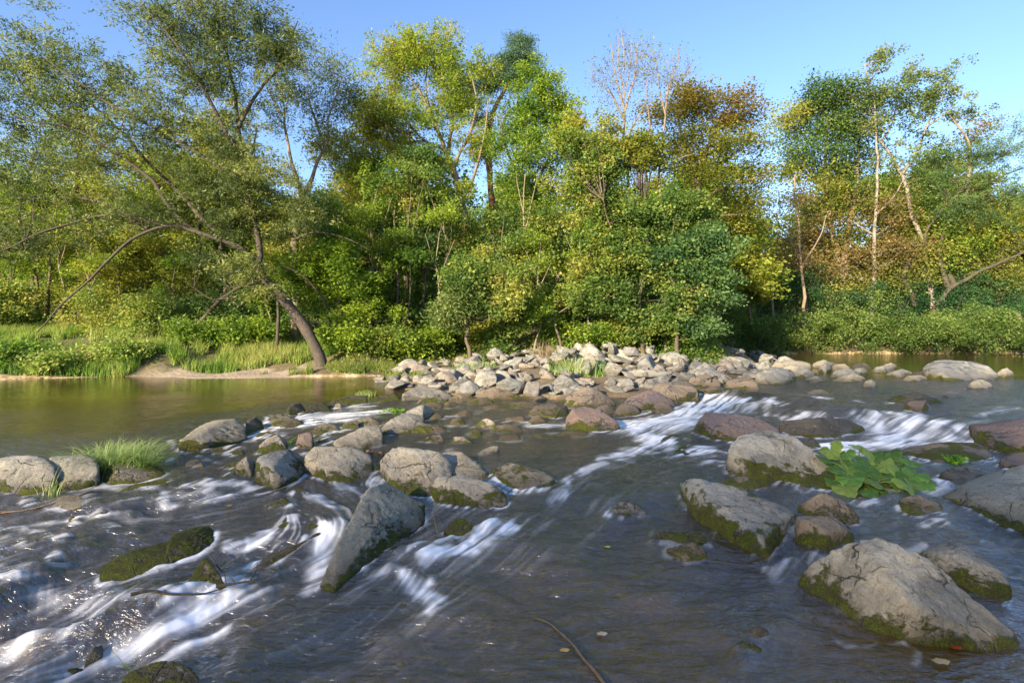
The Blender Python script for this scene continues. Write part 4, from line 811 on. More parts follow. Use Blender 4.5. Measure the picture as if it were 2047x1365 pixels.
SAP = [(722,20.5,360,.1),(757,20,420,-.05),(812,20.3,300,.04),(868,19.8,440,.05),(905,21,330,-.06),(1006,20.2,430,.0),(1035,21,260,.05),(1072,19.6,470,.03),(1140,20.5,360,.06),(1172,19.8,440,-.05),(1212,21,300,.03),(1236,20,430,.0),(600,20.8,560,.03),(540,21,520,-.04),(232,22,420,.03),(122,22.5,380,-.02),(180,21.5,470,.02),(20,22.5,430,.03),(345,22,520,.04),(1420,21,470,.02)]
for k_, (px_, Y_q, yt, ln) in enumerate(sorted(SAP)):
    hh_ = 695-yt
    plant_tree('sapling', f"slender upright sapling at the forest edge, {ORD[k_]} from the left", Y_q, [([(px_, 692), (px_+ln*hh_*.3+4, 692-hh_*.3), (px_+ln*hh_*.6-3, 692-hh_*.6), (px_+ln*hh_, yt)], 2.6, .8), ([(px_+ln*hh_*.5, 692-hh_*.5), (px_+ln*hh_+28, yt+40)], 1.2, .5), ([(px_+ln*hh_*.55, 692-hh_*.58), (px_+ln*hh_-30, yt+30)], 1.2, .5)],
      [(px_+ln*hh_, yt+10, 32, 26, 22), (px_+26, yt+50, 28, 20, 16), (px_-24, yt+70, 26, 18, 12)], bark='bark_pale' if k_ % 3 else 'bark', group='saplings at the forest edge', **dict(BRD, pal=('mid','green','ash')[k_ % 3], L=.09, W=.06))
# --- bare trees and what stands round them
DEAD = dict(pal='olive', L=.07, W=.04, m=2, cr=.1, hole=.0, tr=.012, shell=3, bend=-.15)
plant_tree('dead_tree', "tall dead tree with a pale trunk and fine bare twigs against the sky", 20.3, [
 ([(1268,680),(1262,560),(1258,420),(1250,270),(1246,180),(1245,60)],5,.9),([(1248,240),(1222,190),(1200,170),(1180,155)],2.6,.5),([(1247,215),(1228,150),(1218,90)],2.6,.5),([(1248,225),(1268,160),(1275,90)],2.6,.5),([(1250,270),(1215,235),(1188,225)],2,.5),([(1251,300),(1225,280),(1200,262)],1.8,.5),
 ([(1246,180),(1232,120),(1238,70)],1.6,.4),([(1247,200),(1260,130),(1262,80)],1.6,.4),([(1255,330),(1235,300),(1205,290)],2,.5),([(1252,290),(1275,230),(1295,190)],2,.5)],
 [(1245,85,12,28,12,'dark'),(1250,130,45,70,420,'olive'),(1205,160,32,50,180),(1225,225,40,40,150),(1280,150,25,60,170),(1225,290,45,30,90),(1270,260,30,50,100)], bark='bark_pale', **DEAD)
plant_tree('dead_tree', "second dead tree, its pale stem bare and twiggy, right of the tall one", 20.5, [
 ([(1330,680),(1322,520),(1318,400),(1320,320),(1332,230),(1338,170)],5,1),([(1332,230),(1318,160),(1305,90)],2.2,.5),([(1336,190),(1352,140),(1356,100)],2,.5),([(1335,180),(1375,150),(1385,125)],1.5,.4),([(1318,320),(1295,230),(1290,150)],2.6,.5),([(1318,345),(1360,318),(1385,308)],2,.6)],
 [(1335,150,35,55,260),(1300,130,20,60,150),(1365,150,25,35,110),(1300,240,25,50,90)], bark='bark_pale', **DEAD)
plant_tree('hornbeam_tree', "large tree with a rounded rust and olive crown right of the dead trees", 24, [
 ([(1420,690),(1415,560),(1400,420),(1390,330)],8,5),([(1390,330),(1360,260),(1350,210)],4,1),([(1392,340),(1430,260),(1460,210)],4,1),([(1395,370),(1450,320),(1500,280)],4,1),([(1398,400),(1460,370),(1540,350)],3.5,1),([(1400,430),(1470,430),(1540,420)],3,1)],
 [(1345,215,55,45,90,'orange'),(1420,215,70,40,110,'orange'),(1470,230,45,45,80,'orange'),(1380,280,80,50,110),(1460,290,60,50,80),(1420,350,90,50,120),(1510,350,40,30,40),(1500,410,60,30,60),(1340,330,70,60,80),(1400,430,90,40,90)], **dict(BRD, pal='olive', L=.11, W=.07, m=44, cr=.24, hole=.2, flat=1.0))
plant_tree('broadleaf_tree', "sunlit bushy green tree crowding round the foot of the dead trees", 20, [([(1285,690),(1280,600),(1290,500),(1280,420)],6,2),([(1283,560),(1330,500),(1350,430)],3,1),([(1282,540),(1230,470),(1210,400)],3,1)],
 [(1215,350,60,60,120,'mid'),(1150,260,35,50,60,'ash'),(1290,330,60,60,120,'olive'),(1180,290,50,60,100,'mid'),(1160,380,60,60,100),(1220,440,80,60,150),(1300,430,80,60,150),(1250,520,90,60,150),(1340,500,70,60,110),(1290,590,90,50,110),(1180,500,70,60,100),(1370,420,50,50,60),(1240,650,60,26,60),(1330,655,60,24,60),(1180,610,50,45,60)], **dict(BRD, pal='mid', L=.10))
plant_tree('broadleaf_tree', "dark blue green bushy tree in front of the rusty crown", 19.5, [([(1355,680),(1360,620),(1365,560),(1380,500)],5,2),([(1362,590),(1330,540),(1320,500)],3,1)],
 [(1390,470,60,30,80),(1350,520,60,35,80),(1430,510,50,35,70),(1400,560,60,40,60),(1340,620,60,40,60,'mid'),(1420,610,50,35,45),(1390,650,55,28,50)], **dict(BRD, pal='blue', L=.11))
plant_tree('young_tree', "thin young trees with yellow leaves in the gap right of the rusty crown", 27, [([(1465,640),(1460,560),(1455,480)],3,1),([(1500,640),(1495,560),(1490,500)],3,1,0),([(1440,640),(1438,560),(1430,490)],3,1,0)],
 [(1480,470,40,35,40,'yellow'),(1460,520,40,40,50),(1500,560,40,40,45),(1520,590,50,30,40)], **dict(BRD, pal='olive'))
plant_tree('sparse_tree', "thin half bare tree with brown leaves in the sky gap", 30, [([(1610,660),(1604,560),(1596,470),(1590,400),(1588,350)],4.5,1.2),([(1600,520),(1560,450),(1540,420)],2,.7),([(1602,540),(1640,470),(1650,430)],2,.7),([(1545,640),(1540,560),(1530,490)],3,1,.1)],
 [(1560,440,50,50,32,'rust'),(1600,400,40,40,18,'rust'),(1570,520,55,50,50,'rust'),(1540,480,30,40,16,'orange')], bark='bark_pale', **dict(BRD, hole=.35, m=34, cr=.28))
# --- the right bank
plant_tree('tall_tree', "tall rounded dark green tree left of the birch trunk, brown leaves low down", 33, [
 ([(1688,640),(1686,560),(1665,470),(1655,400),(1650,320),(1655,240)],8,2),([(1684,560),(1700,440),(1715,330),(1720,240)],6,1.5),([(1655,400),(1610,330),(1590,280)],3,1)],
 [(1650,205,60,38,120,'dark'),(1605,260,58,55,120,'mid'),(1690,250,70,60,130,'dark'),(1640,320,90,50,120),(1720,330,60,60,80),(1600,340,50,40,50,'olive'),(1660,400,80,50,80,'olive'),(1640,470,90,50,90,'rust'),(1690,440,50,50,50,'green'),(1600,540,70,50,70,'rust')], bark='bark_pale', **dict(BRD, pal='dark', L=.14, W=.09, m=50, cr=.32))
plant_tree('birch_tree', "straight birch with a sunlit spotted trunk above the green bank", 31, [([(1745,620),(1747,540),(1750,430),(1754,330),(1752,240),(1748,180)],5.5,1),([(1750,430),(1790,390),(1810,350)],2,.7),([(1750,470),(1700,440)],2,.7)],
 [(1750,180,40,40,30,'poplar'),(1780,500,60,40,60,'rust'),(1770,430,60,50,60,'rust'),(1720,530,50,40,40,'rust'),(1740,260,40,50,24,'poplar')], bark='bark_silver', **dict(BRD, L=.13, W=.08, m=40, cr=.32, hole=.25))
plant_tree('poplar_tree', "silvery poplar leaning left with bare limbs and tufts of leaves at the top", 31.5, [
 ([(1866,625),(1856,560),(1845,490),(1822,430),(1806,370),(1780,310),(1752,275),(1744,240),(1738,190),(1730,130)],6,1,0),
 ([(1800,350),(1830,310),(1845,270),(1860,250)],3.5,.8),([(1744,230),(1712,210),(1698,195)],2.5,.6),([(1742,200),(1720,170),(1705,160)],2.2,.6),([(1860,250),(1890,230),(1905,215)],2,.6),([(1930,270),(1905,240),(1890,225)],2,.6),([(1760,285),(1790,230),(1795,190)],2.5,.6),([(1845,270),(1880,200),(1910,150)],2.2,.5),([(1940,330),(1935,280),(1915,255),(1895,225)],3.2,.6),([(1925,400),(1935,360),(1940,320)],4,3)],
 [(1762,120,14,26,22),(1748,140,12,18,10),(1775,105,8,14,8),(1830,145,14,16,10),(1865,150,16,14,11),(1890,145,12,12,6),(1915,128,9,7,4),(1900,158,10,8,4),(1780,210,65,50,90),(1850,200,50,45,60),(1890,185,26,16,16),(1800,160,40,30,30),(1830,200,45,35,40),(1910,205,16,12,6),(1955,215,24,13,12),(1960,232,12,10,5),(1850,240,60,40,40),(1920,240,30,20,12),(1720,180,30,25,18),(1880,320,60,50,50),(1780,340,50,60,40)], bark='bark_silver', **dict(BRD, pal='poplar', L=.13, W=.09, m=42, cr=.2, hole=.15, mul=.75))
plant_tree('willow_tree', "dark spreading willow on the right bank with several leaning stems", 31, [
 ([(1868,622),(1885,596),(1908,572),(1950,548),(2000,525),(2060,500)],7,2,-.1),([(1900,580),(1886,540),(1882,490),(1892,440),(1915,390),(1928,350)],5.5,1.5,.1),([(1830,612),(1815,575),(1806,545),(1838,500),(1860,450),(1900,400),(1960,340),(2020,300)],5,1,0),([(1806,545),(1820,500),(1828,470)],2.5,.8),([(1892,440),(1950,380),(2010,350),(2060,330)],3,.8),([(1908,572),(1904,560),(1898,548)],6,4)],
 [(1930,320,60,50,110),(2000,310,60,60,130),(1870,370,60,50,90),(1960,390,80,50,120),(2050,380,50,80,90),(1900,440,70,40,60),(1850,330,40,40,30),(2010,440,50,40,40)], bark='bark_dark', **dict(WIL, pal='dark', L=.11, W=.035))
plant_tree('yellow_tree', "yellow olive tree at the right edge behind the dark willow", 32, [([(1990,640),(1995,560),(2010,480),(2020,420)],6,2),([(2080,640),(2075,560),(2070,480)],6,2)],
 [(1960,470,60,40,80),(2030,450,60,50,110),(1980,550,80,50,110,'yellow'),(2050,560,60,60,90,'yellow'),(1890,510,60,60,80,'green'),(1960,270,40,30,18,'rust')], **dict(BRD, pal='olive', L=.14, W=.09, cr=.34))
plant_tree('yellow_tree', "pale yellow green bushy tree between birch and poplar trunks", 32, [([(1800,640),(1800,560),(1795,480)],5,2)],
 [(1800,560,60,50,90,'yellow'),(1840,480,60,60,90),(1720,580,60,35,60,'yellow'),(1800,400,60,60,70,'green')], **dict(BRD, pal='olive', L=.14, W=.09, cr=.34))
plant_tree('broadleaf_tree', "shaded green tree behind the gap of the forked tree", 30, [([(560,690),(560,620),(555,560)],5,2)],
 [(560,580,60,50,70),(520,620,70,40,60),(610,610,60,40,60)], **dict(BRD, pal='green', L=.14, W=.09, cr=.34))

# --- filler: the wood behind, four shared builds copied with their parts
def woodland_proto(k, pal, H=11, bark='bark'):
    rg = np.random.RandomState(50+k); pth = catmull(np.array([[0,0,-.5],[.1,0,H*.3],[rg.uniform(-.4,.4),0,H*.6],[rg.uniform(-.6,.6),.1,H*.93]]), 6)
    st = [(pth, .17, .03)]; bl = []
    for j in range(7):
        z = H*rg.uniform(.25, .9); a = rg.uniform(0, 6.3); r = H*.20*(1.15-z/H); e = np.array([math.cos(a)*r, math.sin(a)*r, z+r*.8]); s0 = np.array([0, 0, z])
        st.append((catmull([s0, (s0+e)/2+[0, 0, .1], e], 4), .05, .012)); bl.append((e, (H*.13, H*.13, H*.11), 42, None))
    bl.append(((0, 0, H*.9), (H*.1, H*.1, H*.1), 35, None)); bl.append(((0, 0, H*.55), (H*.2, H*.2, H*.22), 60, None))
    b1, b2 = tree_mesh(st, bl, dict(pal=pal, L=.20, W=.13, m=34, cr=.34, hole=.1), 60+k, np.zeros(3))
    return b1.mesh('trunk'), b2.mesh('crown'), M[bark]
def shade_proto():
    rg = np.random.RandomState(91); st = [(catmull(np.array([[0,0,-.5],[.2,0,4],[0,0,8],[0,0,10.5]]), 6), .14, .03)]; bl = [((0, 0, 7.2), (2.6, 2.6, 3.6), 330, None)]
    b1, b2 = tree_mesh(st, bl, dict(pal='green', L=.13, W=.09, m=8, cr=.24, hole=-.3, sp=.5, shell=1.6, per=4), 92, np.zeros(3)); return b1.mesh('trunk'), b2.mesh('crown'), M['bark']
SHP = shade_proto(); SHP[0].materials.append(M['bark']); SHP[1].materials.append(M['leaf'])
WP = [woodland_proto(0, 'mid'), woodland_proto(1, 'ash', bark='bark_pale'), woodland_proto(2, 'green'), woodland_proto(3, 'olive', bark='bark_pale')]
for a, b, c in WP: a.materials.append(c); b.materials.append(M['leaf'])
rg = np.random.RandomState(77)
fill = []
for Yr, n in ((27, 13), (33, 15), (41, 17), (52, 20)):
    for i in range(n):
        px = -260+(i+.5+rg.uniform(-.3, .3))*2560/n; fill.append((px, Yr+rg.uniform(-2, 2)))
ROWN = {0: 'first', 1: 'second', 2: 'third', 3: 'rearmost'}
cnt = {}
for px, Y in fill:
    row = 0 if Y < 30 else 1 if Y < 37 else 2 if Y < 46 else 3
    if Y < 36 and px > 1480: Y += 10
    if 1470 < px < 1600 and Y > 20: hmax = 5.0
    elif 540 < px < 640: hmax = 6.5
    else: hmax = rg.uniform(.62, .95)*11
    lim = {True: 10.5}.get(px < 700, 10.5)
    x = (px-CX)/F*Y; g = float(Hg(np.array([x]), np.array([Y]))[0])
    top = 1.6+(HZ-(330+60*math.sin(px*.013)))/F*Y                     # keep tops under the hero crowns
    hgt = min(hmax*(Y/27)**.5, max(top-g, 3.5)); k = rg.choice(4, p=[.3, .25, .25, .2]); s = hgt/11
    cnt[row] = cnt.get(row, 0)+1
    r_ = obj('woodland_tree', None, label=f"woodland tree, {ORD[min(cnt[row]-1, 29)]} from the left in the {ROWN[row]} row behind the forest edge", cat='tree', group='woodland trees behind the forest edge', loc=(x, Y, g))
    r_.scale = (s*1.25, s*1.25, s); r_.rotation_euler = (0, 0, rg.uniform(0, 6.3))
    obj('trunk', WP[k][0], parent=r_); obj('crown', WP[k][1], parent=r_)
# --- distant wood closing the gaps between trunks
b = Buf(); nq = 5200; ax_ = rg.uniform(-90, 90, nq); ay_ = rg.uniform(60, 75, nq); az_ = rg.uniform(.6, 1, nq)+rg.uniform(0, 1, nq)**1.3*(8.0+1.5*np.sin(ax_*.21))
leaves(b, np.stack([ax_, ay_, az_], -1), 26, (1.0, 1.0, .8), .75, .6, PAL['mid'], rg)
obj('distant_wood', b.mesh('distant_wood'), M['leaf'], label="far off wood seen as one green mass between the trunks", cat='wood', kind='stuff')

# --- shrubs of the bank
def shrub(label, px, Y, rx, rz, pal, n=60, L=.11, W=.06, m=46, name='shrub', cr=.2, dz=0, group='shrubs and herbs along the bank'):
    x = (px-CX)/F*Y; g = float(Hg(np.array([x]), np.array([Y]))[0])+dz; rg2 = np.random.RandomState(int(px*7+Y*31) % 9999)
    st = []; 
    for j in range(5):
        a = rg2.uniform(0, 6.3); e = np.array([math.cos(a)*rx*.6, math.sin(a)*rx*.5, rz*rg2.uniform(.5, 1.1)]); st.append((catmull([[0, 0, -.15], e*.5+[0, 0, .1], e], 4), .025, .006))
    bl = [((0, 0, rz*.45), (rx, rx*.8, rz*.75), n, None)]
    for j in range(3):
        a = rg2.uniform(0, 6.3); bl.append(((math.cos(a)*rx*.6, math.sin(a)*rx*.45, rz*rg2.uniform(.5, .95)), (rx*.45, rx*.4, rz*.35), n//4, None))
    b1, b2 = tree_mesh(st, bl, dict(pal=pal, L=L, W=W, m=m, cr=cr, hole=.05, shell=3.0, tr=.008), int(px*3+Y*17) % 9973, np.zeros(3))
    r_ = obj(name, None, label=label, cat='shrub', group=group, loc=(x, Y, g)); obj('stem', b1.mesh('stem'), M['bark_dark'], parent=r_); obj('foliage', b2.mesh('foliage'), M['leaf'], parent=r_)
SH = [ # right bank herbs
 ("leafy herb mound at the left end of the right bank",1440,27.5,1.4,1.3,'herb'),("bright green nettle mound hanging over the water, second on the right bank",1530,28.6,1.6,1.3,'herb'),("tall dusty green herb clump behind the second nettle mound",1500,31,1.8,2.0,'herbdark'),
 ("round bright herb mound at mid right bank",1620,28.8,1.7,1.5,'herb'),("purple flowered balsam thicket behind the round herb mound",1600,31.5,2.0,2.2,'herbdark'),("low bright green overhanging herb below the birch trunk",1710,28.8,1.6,1.4,'herb'),
 ("dark tall herb clump under the birch trunk",1700,31.5,1.9,1.7,'herbdark'),("broad pale green herb mound right of the birch trunk",1800,28.8,1.9,1.6,'herb'),("dark herb hump at the foot of the poplar",1790,31.5,1.8,1.7,'herbdark'),
 ("spreading nettle mound below the poplar and dark willow",1890,28.4,1.9,1.5,'herb'),("dark shrub behind the spreading nettle mound",1900,31,1.8,1.7,'herbdark'),("green herb mound near the right edge at the waterline",1985,28.2,1.8,1.5,'herb'),
 ("dark bramble mound near the right edge",1990,31,1.9,1.9,'herbdark'),("herb mound cut off by the right edge",2075,28,1.9,1.6,'herb'),("small bright bush at the end of the footpath",1415,25.5,.6,.5,'yellow'),
 ("dark herb clump right of the footpath",1460,25.2+5,1.3,1.3,'herb'),
 # centre bank
 ("low leafy bush hiding the trunks at the left end of the rock bar",760,19.3,1.0,.7,'mid'),("spreading bush under the slender saplings left of centre",845,20.3,1.2,.9,'green'),("bush with drooping twigs right of the low twisted tree",1015,19.6,1.1,.9,'mid'),("green bush at the back of the rock bar under the saplings",1150,20.2,1.2,.8,'green'),("broad bush at the foot of the sunlit bushy tree",1235,20.6,1.3,.9,'mid'),("bush in front of the dark blue green tree",1370,20.4,1.3,.9,'green'),
 ("yellow lit bush under the dead trees",1310,22.5,1.1,.9,'yellow'),("dark bush in the forest shade above the rock bar",1180,23.5,1.5,1.3,'dark'),("dark undergrowth bush left of the small curved tree",1060,23.8,1.6,1.4,'dark'),
 ("ivy covered bush at the foot of the low twisted tree",975,21,1.0,.8,'olive'),("dark bush between two thin trunks left of centre",880,21.6,1.5,1.3,'dark'),("fan leaved green bush under the mid green tree",830,19.5,1.0,1.0,'green'),
 ("dark forest bush behind the bare stems",720,21,1.6,1.5,'dark'),("round dark bush right of the leaning willow's foot",680,18.7,1.0,.8,'green'),("bramble bush left of the leaning willow's foot",500,20,1.3,1.0,'green'),("dark bush in the shade right of the leaning dead log",470,22,1.7,1.7,'dark'),
 ("low green bush at the back of the sandy beach",400,19.4,1.1,.5,'green'),("low sunlit leafy mound left of the sandy beach at the waterline",240,17.4,.8,.3,'grass'),("green bush behind the leaning dead log",300,20.5,1.5,1.4,'mid'),("tall grass green bush left of the dead log",200,21.5,1.5,1.3,'mid'),
 ("low sunlit herbs at the water on the left bank",120,16.8,.8,.25,'grass'),("bush in the forest shade on the far left",60,22.5,1.8,1.6,'mid'),("dark bush at the left frame edge",-20,21,1.6,1.4,'mid'),("low bush over the water at the left frame edge",10,16.8,.8,.28,'grass'),
 ("tall shaded bush closing the forest floor at far left",140,25,2.0,2.4,'mid'),("tall shaded bush closing the forest floor behind the log",360,25,2.2,2.6,'green'),("tall bush closing the forest floor behind the willow trunk",590,24.5,2.2,2.2,'green'),("tall bush closing the forest floor left of centre",790,25,2.2,2.4,'green'),
 ("tall bush closing the forest floor at centre",940,26,2.2,2.6,'dark'),("tall bush closing the forest floor right of centre",1120,26.5,2.4,2.6,'green'),("tall bush closing the forest floor behind the yellow lit bush",1260,26,2.2,2.2,'dark'),("olive bush at the right side of the footpath hollow",1380,27,1.6,1.8,'mid'),
]
for a in SH: shrub(a[0], a[1], a[2], a[3], a[4]*(1.3 if a[2] > 27 and a[1] > 1430 else 1), a[5], n=int(34+46*a[3]) if a[3] < 1.9 else 110)

# --- grass
def blades(buf, X, Y, Z, h, w, pal, rg, lean=.45, seg=3):
    n = len(X); a = rg.uniform(0, 6.28, n); hh = h*rg.uniform(.5, 1.3, n); ln = lean*rg.uniform(.3, 1.5, n); b = a+1.57+rg.uniform(-.5, .5, n)
    rows = []
    for k in range(seg+1):
        t = k/seg; cx = X+np.cos(a)*ln*hh*t**1.8; cy = Y+np.sin(a)*ln*hh*t**1.8; cz = Z+hh*(t-.28*np.minimum(ln, 1.2)*t**3); ww = w*(1-t**1.5)*.5+.0004
        rows.append(np.stack([np.stack([cx-np.cos(b)*ww, cy-np.sin(b)*ww, cz], -1), np.stack([cx+np.cos(b)*ww, cy+np.sin(b)*ww, cz], -1)], 1))
    V = np.stack(rows, 1).reshape(-1, 3); i = np.arange(n*(seg+1)*2).reshape(n, seg+1, 2)
    Fq = np.stack([i[:, :-1, 0], i[:, :-1, 1], i[:, 1:, 1], i[:, 1:, 0]], -1).reshape(-1, 4)
    pal = np.asarray(pal, float); ct = np.clip(.5+.6*vn2(X*1.3, Y*1.3)+rg.uniform(-.4, .4, n), 0, .999)*(len(pal)-1); q = ct.astype(int); f = (ct-q)[:, None]
    c = (pal[q]*(1-f)+pal[q+1]*f)*rg.uniform(.8, 1.2, (n, 1)); buf.add(V, Fq, np.repeat(c, (seg+1)*2, 0))
def grass_field(name, label, x0, x1, y0, y1, n, h, pal, dmax=99, dmin=.02, w=.022, nosand=True):
    rg = np.random.RandomState(n % 991); X = rg.uniform(x0, x1, n); Y = rg.uniform(y0, y1, n); d = sdist(X, Y); Z = Hg(X, Y)
    keep = (d > dmin) & (d < dmax) & (vn2(X*.8+3, Y*.8)+.9*vn2(X*2.6, Y*2.6) > -.35)
    sandy = (X > -11.6+.5*vn2(Y, X)) & (X < -6.2) & (d < 1.15+.6*vn2(X*.8, Y)) & (Y < 20); keep &= ~(sandy & nosand)
    X, Y, Z = X[keep], Y[keep], Z[keep]; b = Buf(); blades(b, X, Y, Z-.02, h*(1+.35*vn2(X*.7, Y*.7)), w, pal, rg); return obj(name, b.mesh(name), M['leaf'], label=label, cat='grass', kind='stuff')
grass_field('bank_grass', "sunlit tall grass covering the left bank", -22, -6, 15, 23, 80000, .40, PAL['grass'])
grass_field('dry_grass', "golden short grass fringing the pool below the willow", -7.6, -2.6, 15.5, 19.5, 22000, .15, [(.11,.17,.03),(.19,.23,.05),(.28,.26,.08),(.10,.16,.03)], nosand=False)
grass_field('forest_floor_grass', "low plants on the shaded forest floor", -8, 12, 19.5, 27, 36000, .22, PAL['green'], dmin=.5)
# ------------------------------------------------------------------ tufts, weeds, driftwood
def tuft(label, px, py, n, h, r, pal, zoff, w=.006, lean=.8, ry=None, name='grass_tuft', Yo=0):
    p = water_at(px, py); rg = np.random.RandomState(int(px+py)); a = np.clip(rg.normal(size=(n, 2)), -1.9, 1.9)*np.array([r, ry or r*.5]); b = Buf()
    blades(b, a[:, 0], a[:, 1], -.02-.3*np.abs(a[:, 0])*0, h, w, pal, rg, lean=lean, seg=5)
    q = P(px, py, p[1]+Yo); obj(name, b.mesh(name), M['leaf'], label=label, cat='grass tuft', group='grass tufts growing between the rocks', loc=(q[0], q[1], q[2]+zoff))
GR = [(.10,.18,.03),(.17,.29,.05),(.28,.38,.10),(.40,.44,.20)]
tuft("big bright green grass tuft between the dark boulders at left", 235, 945, 1100, .36, .19, GR, 0.02, .012, 1.2, .12, Yo=.1)
tuft("thin grass growing behind the flat topped dark boulder, left of the big tuft", 160, 925, 200, .16, .14, GR, 0.0, .006, 1.0, .05, Yo=.45)
tuft("few yellow green stems in front of the long dark boulder", 100, 990, 26, .30, .05, GR, 0, .007, .5)
tuft("leafy grass clump on the near side of the rock bar", 955, 758, 420, .45, .40, GR, .16, .014, .8)
tuft("tall feathery grass with pale heads in the rock bar", 1085, 742, 340, .85, .26, [(.16,.20,.06),(.26,.28,.12),(.36,.30,.2),(.3,.2,.15)], .15, .014, .35)
tuft("bushy green grass clump at the bar right of the feathery grass", 1150, 768, 460, .65, .38, GR, .16, .015, .6)
tuft("small bright weed tuft in the middle of the rock bar", 1017, 740, 120, .38, .18, [(.2,.28,.02),(.3,.4,.03),(.35,.42,.05)], .16, .02, .8)
tuft("small grass tuft on the long low mossy rock", 728, 792, 120, .16, .12, GR, .02, .01, 1)
tuft("spiky grass tuft on top of the wedge of brown rock", 1668, 992, 60, .13, .035, GR, 0, .004, 1.3, Yo=.25)
tuft("a few grass stalks on the right lobe of the big double boulder", 942, 948, 24, .16, .06, GR, 0, .005, 1.0, Yo=.1)
tuft("dark sedge blades on the right end of the sloping pale slab", 745, 885, 60, .2, .1, [(.05,.09,.02),(.10,.15,.03),(.14,.18,.04)], 0, .006, 1.2, Yo=.2)
tuft("few green blades on the knob of the long moss covered boulder", 352, 1098, 30, .12, .05, [(.12,.2,.02),(.2,.3,.03),(.25,.3,.04)], 0, .004, 1.0, Yo=.1)
tuft("green weed hanging into the rapids at the bottom edge", 275, 1350, 30, .09, .08, [(.12,.2,.02),(.2,.3,.03),(.25,.3,.04)], 0, .006, 1.8, Yo=.1)
tuft("olive grass tuft at the back of the rock bar below the yellow lit bush", 1300, 712, 240, .4, .5, [(.12,.16,.03),(.22,.24,.06),(.34,.30,.12)], .15, .02, .8)
tuft("dry golden grass tuft at the left root of the rock bar", 800, 735, 260, .4, .5, [(.2,.2,.05),(.34,.28,.10),(.42,.32,.14)], .1, .018, .8)
tuft("thin dry grass tuft between loose rocks right of the bright weed tuft", 1210, 735, 160, .35, .3, [(.16,.2,.05),(.26,.26,.08),(.38,.32,.14)], .18, .016, .8)
tuft("green grass tuft at the end of the bar beside the footpath bush", 1415, 715, 200, .4, .4, GR, .15, .02, .8)
# weeds with small leaves
def weed(label, px, py, rx, n, L, pal, Yo=.1, dz=0, h=.08):
    p = water_at(px, py); q = P(px, py, p[1]+Yo); rg = np.random.RandomState(int(px)); a = rg.uniform(-1, 1, (n, 3))*np.array([rx, rx*.6, h]); a[:, 2] = np.abs(a[:, 2])*(1-.5*np.abs(a[:, 0])/rx); t = Buf(); l = Buf()
    twigs(t, a*np.array([.3, .3, 0]), a, rg, .003, .0015); leaves(l, a, 5, L*.5, L, L*.8, pal, rg, flatten=1.5)
    r = obj('water_weed', None, label=label, cat='weed', group='weeds on stones', loc=(q[0], q[1], q[2]+dz)); obj('stem', t.mesh('stem'), M['bark_dark'], parent=r); obj('foliage', l.mesh('foliage'), M['leaf'], parent=r)
BR = [(.10,.24,.01),(.16,.36,.02),(.24,.42,.03)]
weed("bright green weed cushion behind the bluish grey slab", 785, 826, .24, 120, .05, BR, Yo=.3, dz=-.02)
weed("small leafy weed on the mossy brown rock near the right edge", 1905, 925, .17, 46, .055, BR, Yo=.1)
weed("bright fern like sprig on the twig in the bottom left rapids", 278, 1245, .07, 10, .022, BR, Yo=0, h=.03)
weed("tiny sprig beside the small rust brown rock", 590, 888, .1, 22, .03, BR, Yo=.1)
weed("bright moss weed patch on the leaning pointed boulder's flank", 757, 1062, .06, 60, .016, [(.10,.16,.01),(.18,.26,.015),(.24,.32,.02)], Yo=.12, h=.03)
